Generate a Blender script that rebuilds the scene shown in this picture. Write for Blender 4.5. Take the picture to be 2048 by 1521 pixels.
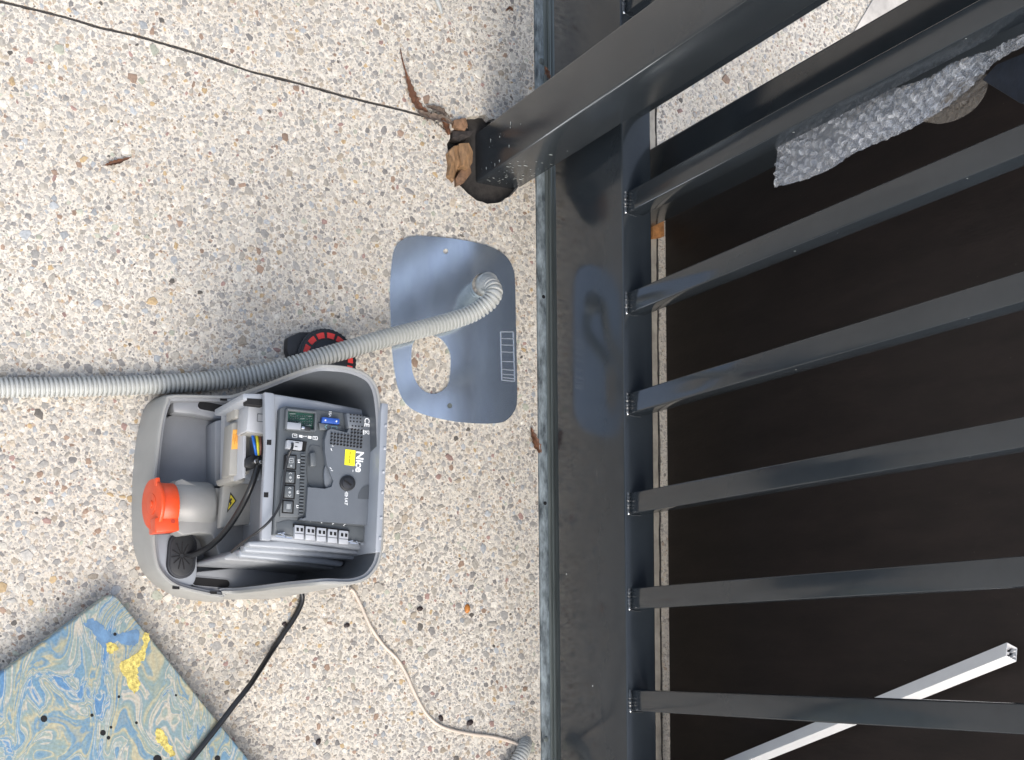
import bpy, bmesh, math, random
import numpy as np
from mathutils import Vector, Matrix, Quaternion
from mathutils.geometry import tessellate_polygon
rnd = random.Random(7)
S = bpy.context.scene
for o in list(bpy.data.objects): bpy.data.objects.remove(o)
COL = S.collection

# ------------------------------------------------------------------ camera
F, CX, CY, NX, NY, CAMH = 2680., 1024., 1304., -456., 1318., 2.1
W, Hh = 2048., 1521.
def nrm(v):
    v = np.array(v, float); return v/np.linalg.norm(v)
_down = nrm([NX-CX, NY-CY, F]); _Z = -_down
_g = np.array([.0095, 1, 0]); _g = _g-(_g@_Z)*_Z; _X = nrm(_g); _Y = np.cross(_Z, _X)
ROT = np.array([_X, _Y, _Z])
CAMD = 1.2236
CAM = np.array([0, -CAMD, CAMH])
def ray(px, py): return ROT@nrm([px-CX, py-CY, F])
def at(px, py, z=0.):
    "point of the place at height z that the photograph shows at this pixel"
    r = ray(px, py); return CAM+r*((z-CAMH)/r[2])
def atY(px, py, y):
    r = ray(px, py); return CAM+r*((y+CAMD)/r[1])
def atX(px, py, x):
    r = ray(px, py); return CAM+r*((x-CAM[0])/r[0])
cd = bpy.data.cameras.new('camera'); cam = bpy.data.objects.new('camera', cd); COL.objects.link(cam)
right = ROT@np.array([1, 0, 0]); up = ROT@np.array([0, -1, 0]); back = ROT@np.array([0, 0, -1])
M = Matrix(((right[0], up[0], back[0], CAM[0]), (right[1], up[1], back[1], CAM[1]), (right[2], up[2], back[2], CAM[2]), (0, 0, 0, 1)))
cam.matrix_world = M
cd.sensor_fit = 'HORIZONTAL'; cd.sensor_width = 36; cd.lens = F/W*36
cd.shift_x = 0; cd.shift_y = (CY-Hh/2)/W
cd.clip_start = .05; cd.clip_end = 200
S.camera = cam

# ------------------------------------------------------------------ light
SUN = Vector((.88, -.12, .95)).normalized()
w = bpy.data.worlds.new('World'); S.world = w; w.use_nodes = True
nt = w.node_tree; bg = nt.nodes['Background']
sky = nt.nodes.new('ShaderNodeTexSky'); sky.sky_type = 'NISHITA'; sky.sun_disc = False
sky.sun_elevation = math.asin(SUN.z); sky.sun_rotation = math.atan2(SUN.x, SUN.y)
sky.air_density = 1.0; sky.dust_density = 3.0; sky.ozone_density = 1.0
hs = nt.nodes.new('ShaderNodeHueSaturation'); hs.inputs['Saturation'].default_value = .64
nt.links.new(sky.outputs[0], hs.inputs['Color']); nt.links.new(hs.outputs[0], bg.inputs[0])
bg.inputs[1].default_value = .15
sd = bpy.data.lights.new('sun', 'SUN'); sd.energy = 1.15; sd.angle = math.radians(48); sd.color = (1, .94, .84)
so = bpy.data.objects.new('sun', sd); so.rotation_mode = 'QUATERNION'
so.rotation_quaternion = SUN.to_track_quat('Z', 'Y'); so.location = SUN*6; COL.objects.link(so)
S.view_settings.view_transform = 'Standard'; S.view_settings.look = 'None'
S.view_settings.gamma = 1; S.view_settings.use_curve_mapping = False
S.view_settings.exposure = 1.17

# ------------------------------------------------------------------ materials
def mat(name, col, rough=.5, metal=0., var=0., vscale=30., bump=0., bscale=200., ior=1.5, coat=0., rvar=0.,
        specks=0., spcol=(.5, .5, .48), spscale=60., tint=None, stretch=(1, 1, 1)):
    m = bpy.data.materials.new(name); m.use_nodes = True; t = m.node_tree; N = t.nodes; Lk = t.links
    b = N['Principled BSDF']; b.inputs['Roughness'].default_value = rough; b.inputs['Metallic'].default_value = metal
    b.inputs['IOR'].default_value = ior; b.inputs['Coat Weight'].default_value = coat; b.inputs['Coat Roughness'].default_value = .05
    tc = N.new('ShaderNodeTexCoord'); mp = N.new('ShaderNodeMapping'); mp.inputs['Scale'].default_value = stretch
    Lk.new(tc.outputs['Object'], mp.inputs[0])
    c4 = (*col, 1)
    src = None
    if var or tint:
        n = N.new('ShaderNodeTexNoise'); n.inputs['Scale'].default_value = vscale; n.inputs['Detail'].default_value = 6
        n.inputs['Roughness'].default_value = .65
        Lk.new(mp.outputs[0], n.inputs[0])
        r = N.new('ShaderNodeValToRGB'); r.color_ramp.elements[0].position = .32; r.color_ramp.elements[1].position = .68
        r.color_ramp.elements[0].color = tuple(c*(1-var) for c in col)+(1,)
        hi = tint if tint else tuple(min(1, c*(1+var)) for c in col)
        r.color_ramp.elements[1].color = (*hi, 1)
        Lk.new(n.outputs[0], r.inputs[0]); src = r.outputs[0]
    if specks:
        v = N.new('ShaderNodeTexVoronoi'); v.inputs['Scale'].default_value = spscale; Lk.new(tc.outputs['Object'], v.inputs[0])
        sp = N.new('ShaderNodeSeparateColor'); Lk.new(v.outputs['Color'], sp.inputs[0])
        k = N.new('ShaderNodeMath'); k.operation = 'LESS_THAN'; Lk.new(sp.outputs[0], k.inputs[0]); k.inputs[1].default_value = specks
        d = N.new('ShaderNodeMath'); d.operation = 'MULTIPLY'; Lk.new(sp.outputs[1], d.inputs[0]); d.inputs[1].default_value = .06
        l = N.new('ShaderNodeMath'); l.operation = 'LESS_THAN'; Lk.new(v.outputs['Distance'], l.inputs[0]); Lk.new(d.outputs[0], l.inputs[1])
        a = N.new('ShaderNodeMath'); a.operation = 'MULTIPLY'; Lk.new(k.outputs[0], a.inputs[0]); Lk.new(l.outputs[0], a.inputs[1])
        mx = N.new('ShaderNodeMix'); mx.data_type = 'RGBA'; Lk.new(a.outputs[0], mx.inputs['Factor'])
        if src: Lk.new(src, mx.inputs['A'])
        else: mx.inputs['A'].default_value = c4
        mx.inputs['B'].default_value = (*spcol, 1); src = mx.outputs['Result']
    if src: Lk.new(src, b.inputs['Base Color'])
    else: b.inputs['Base Color'].default_value = c4
    if rvar:
        n = N.new('ShaderNodeTexNoise'); n.inputs['Scale'].default_value = 14; n.inputs['Detail'].default_value = 5; Lk.new(mp.outputs[0], n.inputs[0])
        mr = N.new('ShaderNodeMapRange'); mr.inputs[1].default_value = .3; mr.inputs[2].default_value = .7
        mr.inputs[3].default_value = max(0, rough-rvar); mr.inputs[4].default_value = rough+rvar
        Lk.new(n.outputs[0], mr.inputs[0]); Lk.new(mr.outputs[0], b.inputs['Roughness'])
    if bump:
        n = N.new('ShaderNodeTexNoise'); n.inputs['Scale'].default_value = bscale; n.inputs['Detail'].default_value = 3; Lk.new(mp.outputs[0], n.inputs[0])
        bp = N.new('ShaderNodeBump'); bp.inputs['Strength'].default_value = bump; bp.inputs['Distance'].default_value = .001
        Lk.new(n.outputs[0], bp.inputs['Height']); Lk.new(bp.outputs[0], b.inputs['Normal'])
    return m

PAINT = mat('charcoal_gloss_paint', (.020, .025, .030), .145, var=.12, vscale=9, bump=.05, bscale=260, rvar=.05, specks=.16, spscale=36, spcol=(.35, .37, .36), coat=.0)
POSTP = mat('post_paint', (.022, .0265, .031), .21, var=.12, vscale=9, bump=.05, bscale=260, rvar=.06, specks=.14, spscale=36, coat=0)
GALV = mat('galvanised_strip', (.10, .125, .14), .5, .15, var=.6, vscale=70, bump=.3, bscale=120, tint=(.30, .35, .37), stretch=(.45, 1.2, 1))
TRACKM = mat('track_metal', (.17, .19, .18), .38, .4, var=.25, vscale=60, stretch=(.1, 1, 1))
ZINC = mat('zinc_sheet', (.78, .87, .98), .165, .96, var=.06, vscale=24, rvar=.025, stretch=(.7, 2.0, 1))
SHELL = mat('grey_shell_plastic', (.27, .27, .258), .42, var=.06, vscale=14, bump=.12, bscale=900)
INNER = mat('inner_grey_plastic', (.205, .214, .228), .38, var=.10, vscale=12, bump=.10, bscale=700, specks=.15, spcol=(.06, .05, .04), spscale=90)
TRAY = mat('tray_blue_grey_plastic', (.245, .265, .295), .34, var=.05, vscale=18, bump=.08, bscale=700)
DARKB = mat('board_cover_slate', (.105, .118, .135), .40, var=.07, vscale=22, bump=.2, bscale=1200)
DARKB2 = mat('board_recess_slate', (.080, .090, .098), .42, var=.06, vscale=22, bump=.2, bscale=1200)
PALE = mat('pale_grey_plastic', (.36, .375, .40), .38, var=.06, vscale=40)
BEIGE = mat('beige_grey_plastic', (.27, .265, .245), .45, var=.06, vscale=30)
ORANGE = mat('orange_plastic', (.60, .060, .012), .38, var=.10, vscale=25, bump=.12, bscale=500)
BLACK = mat('black_plastic', (.012, .013, .015), .45, var=.2, vscale=60, bump=.1)
RUBBER = mat('black_rubber', (.010, .012, .017), .55, var=.2, vscale=60, bump=.2)
CABLE = mat('black_cable', (.010, .011, .013), .33)
RED = mat('red_plastic', (.55, .035, .03), .4, var=.1)
BLUE = mat('blue_plastic', (.02, .07, .30), .35)
WBLUE = mat('blue_wire', (.01, .12, .50), .35); WYEL = mat('yellow_green_wire', (.65, .60, .03), .35); WBRN = mat('brown_wire', (.16, .07, .05), .4)
YEL = mat('yellow_label', (.85, .78, .02), .5); TRI = mat('warning_yellow', (.62, .50, .04), .5); OLAB = mat('orange_label', (.72, .36, .07), .5)
INK = mat('white_ink', (.75, .77, .78), .5); BINK = mat('black_ink', (.02, .02, .02), .5); DINK = mat('dark_orange_ink', (.45, .17, .02), .6)
PCB = mat('green_circuit_board', (.008, .05, .035), .4, var=.4, vscale=200)
HOLE = mat('dark_hollow', (.004, .004, .005), .9)
CHROME = mat('chrome', (.8, .8, .8), .15, 1)
HOSE = mat('grey_conduit', (.37, .38, .365), .40, var=.06, vscale=15)
WHITEP = mat('white_pvc', (.80, .80, .80), .32, var=.02)
WHITEIN = mat('dark_inside', (.01, .012, .02), .6)
WIRE = mat('beige_wire', (.50, .43, .36), .30, var=.08, vscale=40)
LEAF = mat('dry_leaf', (.12, .055, .03), .6, var=.5, vscale=120, bump=.3)
LEAFG = mat('grey_leaf', (.13, .10, .08), .7, var=.5, vscale=150, bump=.4)
WOOD = mat('wood_offcut', (.20, .115, .055), .7, var=.45, vscale=70, bump=.6, bscale=250, stretch=(1, 3, 1))
WOODD = mat('dark_wood', (.16, .09, .05), .75, var=.5, vscale=90, bump=.6, bscale=250)
DIRT = mat('damp_soil', (.026, .023, .021), .9, var=.5, vscale=60, bump=1, bscale=150)
FILM = mat('black_brown_board', (.0145, .0096, .0082), .62, ior=1.4, var=.35, vscale=26, bump=.25, bscale=260, specks=.10, spcol=(.10, .09, .075), spscale=110, stretch=(1, 1, .25))
NAVY = mat('navy_foam', (.007, .012, .022), .85, var=.25, vscale=80, bump=.4)
STRIPM = mat('concrete_strip', (.36, .33, .28), .85, var=.28, vscale=28, bump=.6, bscale=140, specks=.3, spcol=(.12, .07, .05), spscale=150)
ROPE = mat('joint_filler', (.035, .032, .030), .9, var=.5, vscale=120, bump=1, bscale=200)
RUST = mat('rusty_block', (.36, .16, .05), .8, var=.5, vscale=60, bump=.5)
SEED = mat('dark_seed', (.02, .012, .012), .6)
DOTM = mat('pale_stone', (.50, .47, .43), .8, var=.25, vscale=15, bump=.3)

def ground_mat():
    m = bpy.data.materials.new('exposed_aggregate_matrix'); m.use_nodes = True; t = m.node_tree; N = t.nodes; L = t.links
    b = N['Principled BSDF']; b.inputs['Roughness'].default_value = .72
    tc = N.new('ShaderNodeTexCoord')
    base = N.new('ShaderNodeTexNoise'); base.inputs['Scale'].default_value = 2.2; base.inputs['Detail'].default_value = 5; L.new(tc.outputs['Object'], base.inputs[0])
    r0 = N.new('ShaderNodeValToRGB'); e = r0.color_ramp.elements; e[0].position = .34; e[0].color = (.48, .435, .365, 1); e[1].position = .66; e[1].color = (.60, .56, .49, 1)
    L.new(base.outputs[0], r0.inputs[0])
    # fine grit: small voronoi stones
    wn = N.new('ShaderNodeTexNoise'); wn.inputs['Scale'].default_value = 300; L.new(tc.outputs['Object'], wn.inputs[0])
    vm = N.new('ShaderNodeVectorMath'); vm.operation = 'MULTIPLY_ADD'; L.new(wn.outputs['Color'], vm.inputs[0]); vm.inputs[1].default_value = (.003, .003, .003); L.new(tc.outputs['Object'], vm.inputs[2])
    prev = r0.outputs[0]
    for sc, th, fac in ((300, .42, .75), (170, .32, .8), (105, .36, .75)):
        v = N.new('ShaderNodeTexVoronoi'); v.inputs['Scale'].default_value = sc; L.new(vm.outputs[0], v.inputs[0])
        sp = N.new('ShaderNodeSeparateColor'); L.new(v.outputs['Color'], sp.inputs[0])
        cr = N.new('ShaderNodeValToRGB'); cr.color_ramp.interpolation = 'CONSTANT'; e = cr.color_ramp.elements
        e[0].position = 0; e[0].color = (.27, .25, .23, 1); e[1].position = .3; e[1].color = (.45, .42, .37, 1)
        for p, c in ((.5, (.36, .335, .31)), (.66, (.62, .58, .52)), (.8, (.33, .24, .17)), (.87, (.50, .42, .32)), (.95, (.13, .11, .10))):
            q = e.new(p); q.color = (*c, 1)
        L.new(sp.outputs[0], cr.inputs[0])
        ls = N.new('ShaderNodeMath'); ls.operation = 'LESS_THAN'; L.new(v.outputs['Distance'], ls.inputs[0]); ls.inputs[1].default_value = th
        mu = N.new('ShaderNodeMath'); mu.operation = 'MULTIPLY'; L.new(ls.outputs[0], mu.inputs[0]); mu.inputs[1].default_value = fac
        mx = N.new('ShaderNodeMix'); mx.data_type = 'RGBA'; L.new(mu.outputs[0], mx.inputs['Factor']); L.new(prev, mx.inputs['A']); L.new(cr.outputs[0], mx.inputs['B'])
        prev = mx.outputs['Result']
    # brownish stains
    sn = N.new('ShaderNodeTexNoise'); sn.inputs['Scale'].default_value = 4.7; sn.inputs['Detail'].default_value = 8; sn.inputs['Roughness'].default_value = .7; L.new(tc.outputs['Object'], sn.inputs[0])
    sr = N.new('ShaderNodeMapRange'); sr.inputs[1].default_value = .57; sr.inputs[2].default_value = .72; sr.inputs[3].default_value = 0; sr.inputs[4].default_value = .4; L.new(sn.outputs[0], sr.inputs[0])
    mx = N.new('ShaderNodeMix'); mx.data_type = 'RGBA'; mx.blend_type = 'MULTIPLY'; L.new(sr.outputs[0], mx.inputs['Factor']); L.new(prev, mx.inputs['A']); mx.inputs['B'].default_value = (.55, .47, .38, 1)
    L.new(mx.outputs['Result'], b.inputs['Base Color'])
    bn = N.new('ShaderNodeTexNoise'); bn.inputs['Scale'].default_value = 420; bn.inputs['Detail'].default_value = 5; L.new(tc.outputs['Object'], bn.inputs[0])
    bp = N.new('ShaderNodeBump'); bp.inputs['Strength'].default_value = .55; bp.inputs['Distance'].default_value = .0012; L.new(bn.outputs[0], bp.inputs['Height']); L.new(bp.outputs[0], b.inputs['Normal'])
    return m
GROUND = ground_mat()
def stone_mat():
    m = bpy.data.materials.new('pebbles'); m.use_nodes = True; t = m.node_tree; N = t.nodes; L = t.links
    b = N['Principled BSDF']; b.inputs['Roughness'].default_value = .45
    a = N.new('ShaderNodeAttribute'); a.attribute_name = 'stone'
    tc = N.new('ShaderNodeTexCoord'); n = N.new('ShaderNodeTexNoise'); n.inputs['Scale'].default_value = 260; n.inputs['Detail'].default_value = 4; L.new(tc.outputs['Object'], n.inputs[0])
    mr = N.new('ShaderNodeMapRange'); mr.inputs[1].default_value = .3; mr.inputs[2].default_value = .7; mr.inputs[3].default_value = .80; mr.inputs[4].default_value = 1.18; L.new(n.outputs[0], mr.inputs[0])
    mx = N.new('ShaderNodeVectorMath'); mx.operation = 'SCALE'; L.new(a.outputs['Color'], mx.inputs[0]); L.new(mr.outputs[0], mx.inputs['Scale'])
    L.new(mx.outputs[0], b.inputs['Base Color'])
    bp = N.new('ShaderNodeBump'); bp.inputs['Strength'].default_value = .25; bp.inputs['Distance'].default_value = .0006; L.new(n.outputs[0], bp.inputs['Height']); L.new(bp.outputs[0], b.inputs['Normal'])
    return m
STONES = stone_mat()
def marble_mat():
    m = bpy.data.materials.new('marbled_resin'); m.use_nodes = True; t = m.node_tree; N = t.nodes; L = t.links
    b = N['Principled BSDF']; b.inputs['Roughness'].default_value = .6
    tc = N.new('ShaderNodeTexCoord')
    mp = N.new('ShaderNodeMapping'); mp.inputs['Rotation'].default_value = (0, 0, .6); mp.inputs['Scale'].default_value = (1.0, 1.9, 1); L.new(tc.outputs['Object'], mp.inputs[0])
    n1 = N.new('ShaderNodeTexNoise'); n1.inputs['Scale'].default_value = 5; n1.inputs['Detail'].default_value = 2; n1.inputs['Distortion'].default_value = .8; L.new(mp.outputs[0], n1.inputs[0])
    vm = N.new('ShaderNodeVectorMath'); vm.operation = 'MULTIPLY_ADD'; L.new(n1.outputs['Color'], vm.inputs[0]); vm.inputs[1].default_value = (.55, .55, .1); L.new(mp.outputs[0], vm.inputs[2])
    n2 = N.new('ShaderNodeTexNoise'); n2.inputs['Scale'].default_value = 5.5; n2.inputs['Detail'].default_value = 5; n2.inputs['Roughness'].default_value = .50; n2.inputs['Distortion'].default_value = 1.2; L.new(vm.outputs[0], n2.inputs[0])
    r = N.new('ShaderNodeValToRGB'); e = r.color_ramp.elements
    e[0].position = .30; e[0].color = (.07, .17, .31, 1); e[1].position = .75; e[1].color = (.42, .33, .10, 1)
    for p, c in ((.36, (.10, .21, .34)), (.385, (.42, .40, .34)), (.405, (.15, .25, .31)), (.44, (.10, .205, .31)), (.455, (.36, .36, .31)), (.47, (.19, .26, .26)), (.49, (.26, .30, .25)), (.503, (.46, .40, .32)), (.52, (.17, .25, .27)), (.55, (.22, .27, .235)), (.575, (.40, .35, .22)), (.595, (.19, .26, .27)), (.62, (.11, .21, .30)), (.66, (.33, .31, .20)), (.69, (.20, .28, .28))):
        q = e.new(p); q.color = (*c, 1)
    L.new(n2.outputs[0], r.inputs[0])
    n3 = N.new('ShaderNodeTexNoise'); n3.inputs['Scale'].default_value = 240; n3.inputs['Detail'].default_value = 4; L.new(tc.outputs['Object'], n3.inputs[0])
    mr = N.new('ShaderNodeMapRange'); mr.inputs[1].default_value = .3; mr.inputs[2].default_value = .7; mr.inputs[3].default_value = .80; mr.inputs[4].default_value = 1.14; L.new(n3.outputs[0], mr.inputs[0])
    sc = N.new('ShaderNodeVectorMath'); sc.operation = 'SCALE'; L.new(r.outputs[0], sc.inputs[0]); L.new(mr.outputs[0], sc.inputs['Scale'])
    L.new(sc.outputs[0], b.inputs['Base Color'])
    bp = N.new('ShaderNodeBump'); bp.inputs['Strength'].default_value = .35; bp.inputs['Distance'].default_value = .001; L.new(n3.outputs[0], bp.inputs['Height']); L.new(bp.outputs[0], b.inputs['Normal'])
    return m
MARBLE = marble_mat()
def wrap_mat(name, col, alpha, spec=.12):
    m = bpy.data.materials.new(name); m.use_nodes = True; t = m.node_tree; N = t.nodes; L = t.links
    b = N['Principled BSDF']; b.inputs['Base Color'].default_value = (*col, 1); b.inputs['Roughness'].default_value = spec
    lw = N.new('ShaderNodeLayerWeight'); lw.inputs[0].default_value = .35; mr = N.new('ShaderNodeMapRange'); mr.inputs[3].default_value = alpha[0]; mr.inputs[4].default_value = alpha[1]
    L.new(lw.outputs['Facing'], mr.inputs[0]); L.new(mr.outputs[0], b.inputs['Alpha']); b.inputs['Coat Weight'].default_value = 1; b.inputs['Coat Roughness'].default_value = .06
    return m
WRAP = wrap_mat('clear_film', (.62, .65, .70), (.24, .70), .12); WRAPB = wrap_mat('clear_bubbles', (.85, .88, .92), (.03, .80), .04); WRAPD = wrap_mat('dusty_film', (.13, .11, .09), (.65, .9), .3)
_t = WRAPD.node_tree; _v = _t.nodes.new('ShaderNodeTexVoronoi'); _v.feature = 'DISTANCE_TO_EDGE'; _v.inputs['Scale'].default_value = 90; _c = _t.nodes.new('ShaderNodeTexCoord')
_b = _t.nodes.new('ShaderNodeBump'); _b.inputs['Strength'].default_value = 1; _b.inputs['Distance'].default_value = .004; _t.links.new(_c.outputs['Object'], _v.inputs[0]); _t.links.new(_v.outputs[0], _b.inputs['Height']); _t.links.new(_b.outputs[0], _t.nodes['Principled BSDF'].inputs['Normal'])

# ------------------------------------------------------------------ builders
ORG = {}
def _link(name, verts, faces, m, parent=None, smooth=False, fix=True, bevel=0, seg=2):
    org = ORG.get(parent.name, Vector()) if parent else Vector()
    me = bpy.data.meshes.new(name)
    me.from_pydata([tuple(Vector(v)-org) for v in verts], [], faces)
    if fix or bevel:
        bm = bmesh.new(); bm.from_mesh(me)
        bmesh.ops.recalc_face_normals(bm, faces=bm.faces)
        if bevel:
            ed = [e for e in bm.edges if len(e.link_faces) == 2 and e.calc_face_angle(0) > .45]
            bmesh.ops.bevel(bm, geom=ed, offset=bevel, segments=seg, affect='EDGES', clamp_overlap=True, profile=.5)
        bm.to_mesh(me); bm.free()
    if smooth:
        me.polygons.foreach_set('use_smooth', [True]*len(me.polygons))
        if hasattr(me, 'set_sharp_from_angle') : me.set_sharp_from_angle(angle=math.radians(40))
    me.materials.append(m)
    o = bpy.data.objects.new(name, me); COL.objects.link(o)
    if parent: o.parent = parent
    ORG[o.name] = org
    return o
def tag(o, label=None, cat=None, group=None, kind=None):
    if label: o['label'] = label
    if cat: o['category'] = cat
    if group: o['group'] = group
    if kind: o['kind'] = kind
    return o
def thing(name, label, cat, loc, group=None):
    o = bpy.data.objects.new(name, None); COL.objects.link(o); o.location = loc; o.empty_display_size = .02
    ORG[o.name] = Vector(loc); return tag(o, label, cat, group)
def prismxy(name, top, z1, z0, m, parent=None, bevel=0, bot=None, smooth=True, seg=2):
    n = len(top); bot = bot or top
    v = [(p[0], p[1], z1) for p in top]+[(p[0], p[1], z0) for p in bot]
    f = [list(range(n)), list(range(2*n-1, n-1, -1))]+[[i, (i+1) % n, n+(i+1) % n, n+i] for i in range(n)]
    return _link(name, v, f, m, parent, smooth, True, bevel, seg)
def prism(name, px, z1, z0, m, parent=None, bevel=0, **k):
    return prismxy(name, [at(x, y, z1)[:2] for x, y in px], z1, z0, m, parent, bevel, **k)
def tiltprism(name, pxz, thick, m, parent=None, bevel=0):
    "polygon with a height per corner, extruded straight down"
    P = [at(x, y, z) for x, y, z in pxz]; n = len(P)
    v = [tuple(p) for p in P]+[(p[0], p[1], p[2]-thick) for p in P]
    f = [list(range(n)), list(range(2*n-1, n-1, -1))]+[[i, (i+1) % n, n+(i+1) % n, n+i] for i in range(n)]
    return _link(name, v, f, m, parent, True, True, bevel)
def wallprism(name, px, y0, y1, m, parent=None, bevel=0):
    "polygon seen at depth y0, extruded back to y1"
    P = [atY(x, y, y0) for x, y in px]; n = len(P)
    v = [(p[0], y0, p[2]) for p in P]+[(p[0], y1, p[2]) for p in P]
    f = [list(range(n)), list(range(2*n-1, n-1, -1))]+[[i, (i+1) % n, n+(i+1) % n, n+i] for i in range(n)]
    return _link(name, v, f, m, parent, True, True, bevel)
def box(name, a, b, m, parent=None, bevel=0, seg=2):
    return prismxy(name, [(a[0], a[1]), (b[0], a[1]), (b[0], b[1]), (a[0], b[1])], b[2], a[2], m, parent, bevel, seg=seg)
def plate(name, outer, holes, z1, z0, m, parent=None, kind=None):
    loops = [[Vector((p[0], p[1], 0)) for p in l] for l in [outer]+holes]
    tris = tessellate_polygon(loops); flat = [p for l in loops for p in l]; n = len(flat)
    v = [(p.x, p.y, z1) for p in flat]+[(p.x, p.y, z0) for p in flat]
    f = [list(t) for t in tris]+[[i+n for i in reversed(t)] for t in tris]
    k = 0
    for l in loops:
        c = len(l)
        f += [[k+i, k+(i+1) % c, n+k+(i+1) % c, n+k+i] for i in range(c)]; k += c
    return _link(name, v, f, m, parent)
def crom(pts, n, closed=False):
    P = [np.array(p, float) for p in pts]
    out = []; N = len(P)
    segs = N if closed else N-1
    for i in range(segs):
        if closed: p0, p1, p2, p3 = P[(i-1) % N], P[i], P[(i+1) % N], P[(i+2) % N]
        else: p0, p1, p2, p3 = P[max(i-1, 0)], P[i], P[i+1], P[min(i+2, N-1)]
        for j in range(n):
            t = j/n
            out.append(.5*((2*p1)+(-p0+p2)*t+(2*p0-5*p1+4*p2-p3)*t*t+(-p0+3*p1-3*p2+p3)*t**3))
    if not closed: out.append(P[-1])
    return out
def resample(pts, step):
    P = np.array(pts); d = np.r_[0, np.cumsum(np.linalg.norm(np.diff(P, axis=0), axis=1))]
    n = max(2, int(round(d[-1]/step))); s = np.linspace(0, d[-1], n+1)
    return np.stack([np.interp(s, d, P[:, k]) for k in range(3)], 1)
def tube(name, pts, r, m, parent=None, ring=12, rib=None, depth=.0016, step=None, radii=None, mats=None):
    P = crom(pts, 12)
    P = resample(P, step or (rib/6 if rib else r*.9)); n = len(P)
    T = np.gradient(P, axis=0); T /= np.linalg.norm(T, axis=1)[:, None]
    a = np.cross(T[0], [0, 0, 1.]);
    if np.linalg.norm(a) < .1: a = np.cross(T[0], [0, 1., 0])
    a /= np.linalg.norm(a); V = []; 
    prof = [0, 0, 0, .12, 1, 1]
    for i in range(n):
        a = a-T[i]*(a@T[i]); a /= np.linalg.norm(a); b = np.cross(T[i], a)
        rr = r-(depth*prof[i % 6] if rib else 0)
        if radii is not None: rr = np.interp(i/(n-1), np.linspace(0, 1, len(radii)), radii)
        for k in range(ring):
            th = 2*math.pi*k/ring; V.append(P[i]+rr*(a*math.cos(th)+b*math.sin(th)))
    Fc = [[i*ring+k, i*ring+(k+1) % ring, (i+1)*ring+(k+1) % ring, (i+1)*ring+k] for i in range(n-1) for k in range(ring)]
    Fc += [list(range(ring))[::-1], [(n-1)*ring+k for k in range(ring)]]
    o = _link(name, V, Fc, m, parent, True)
    return o
def cyl(name, c, r, h, m, parent=None, axis=(0, 0, 1), n=32, bevel=0, r2=None):
    q = Vector(axis).to_track_quat('Z', 'Y'); c = Vector(c); V = []
    for rr, zz in ((r, 0), (r2 or r, h)):
        for k in range(n):
            th = 2*math.pi*k/n; V.append(c+q@Vector((rr*math.cos(th), rr*math.sin(th), zz)))
    Fc = [list(range(n))[::-1], list(range(n, 2*n))]+[[k, (k+1) % n, n+(k+1) % n, n+k] for k in range(n)]
    return _link(name, V, Fc, m, parent, True, True, bevel)
def text(name, s, px, py, z, size, m, parent, yaw=-3.5, align='CENTER', bold=0., face=None):
    cu = bpy.data.curves.new(name, 'FONT'); cu.body = s; cu.size = size; cu.align_x = align; cu.align_y = 'CENTER'; cu.extrude = .0002; cu.offset = bold; cu.resolution_u = 3
    o = bpy.data.objects.new('tmp', cu); COL.objects.link(o)
    dg = bpy.context.evaluated_depsgraph_get(); me = bpy.data.meshes.new_from_object(o.evaluated_get(dg)); bpy.data.objects.remove(o)
    p = Vector(at(px, py, z)) if face is None else Vector(face)
    R = Matrix.Rotation(math.radians(yaw), 4, 'Z')
    me.transform(Matrix.Translation(p-ORG[parent.name])@R); me.materials.clear(); me.materials.append(m); me.name = name
    ob = bpy.data.objects.new(name, me); COL.objects.link(ob); ob.parent = parent; ORG[ob.name] = ORG[parent.name]
    return ob
def multi(name, polys, z1, z0, m, parent=None, kind='stuff'):
    "many small px polygons joined as one part"
    V = []; Fc = []
    for px in polys:
        T = [at(x, y, z1) for x, y in px]; n = len(T); k = len(V)
        V += [(p[0], p[1], z1) for p in T]+[(p[0], p[1], z0) for p in T]
        Fc += [[k+i for i in range(n)], [k+n+i for i in reversed(range(n))]]+[[k+i, k+(i+1) % n, k+n+(i+1) % n, k+n+i] for i in range(n)]
    o = _link(name, V, Fc, m, parent)
    if kind: o['kind'] = kind
    return o
def dot(px, py, r, n=8): return [(px+r*math.cos(2*math.pi*k/n), py+r*math.sin(2*math.pi*k/n)) for k in range(n)]
def capsule(x0, y0, x1, y1, hw, n=8):
    a = math.atan2(y1-y0, x1-x0); o = []
    for k in range(n+1): t = a-math.pi/2+math.pi*k/n; o.append((x1+hw*math.cos(t), y1+hw*math.sin(t)))
    for k in range(n+1): t = a+math.pi/2+math.pi*k/n; o.append((x0+hw*math.cos(t), y0+hw*math.sin(t)))
    return o
def quad(x0, y0, x1, y1, hw):
    d = math.hypot(x1-x0, y1-y0); nx, ny = -(y1-y0)/d*hw, (x1-x0)/d*hw
    return [(x0+nx, y0+ny), (x1+nx, y1+ny), (x1-nx, y1-ny), (x0-nx, y0-ny)]

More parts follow.
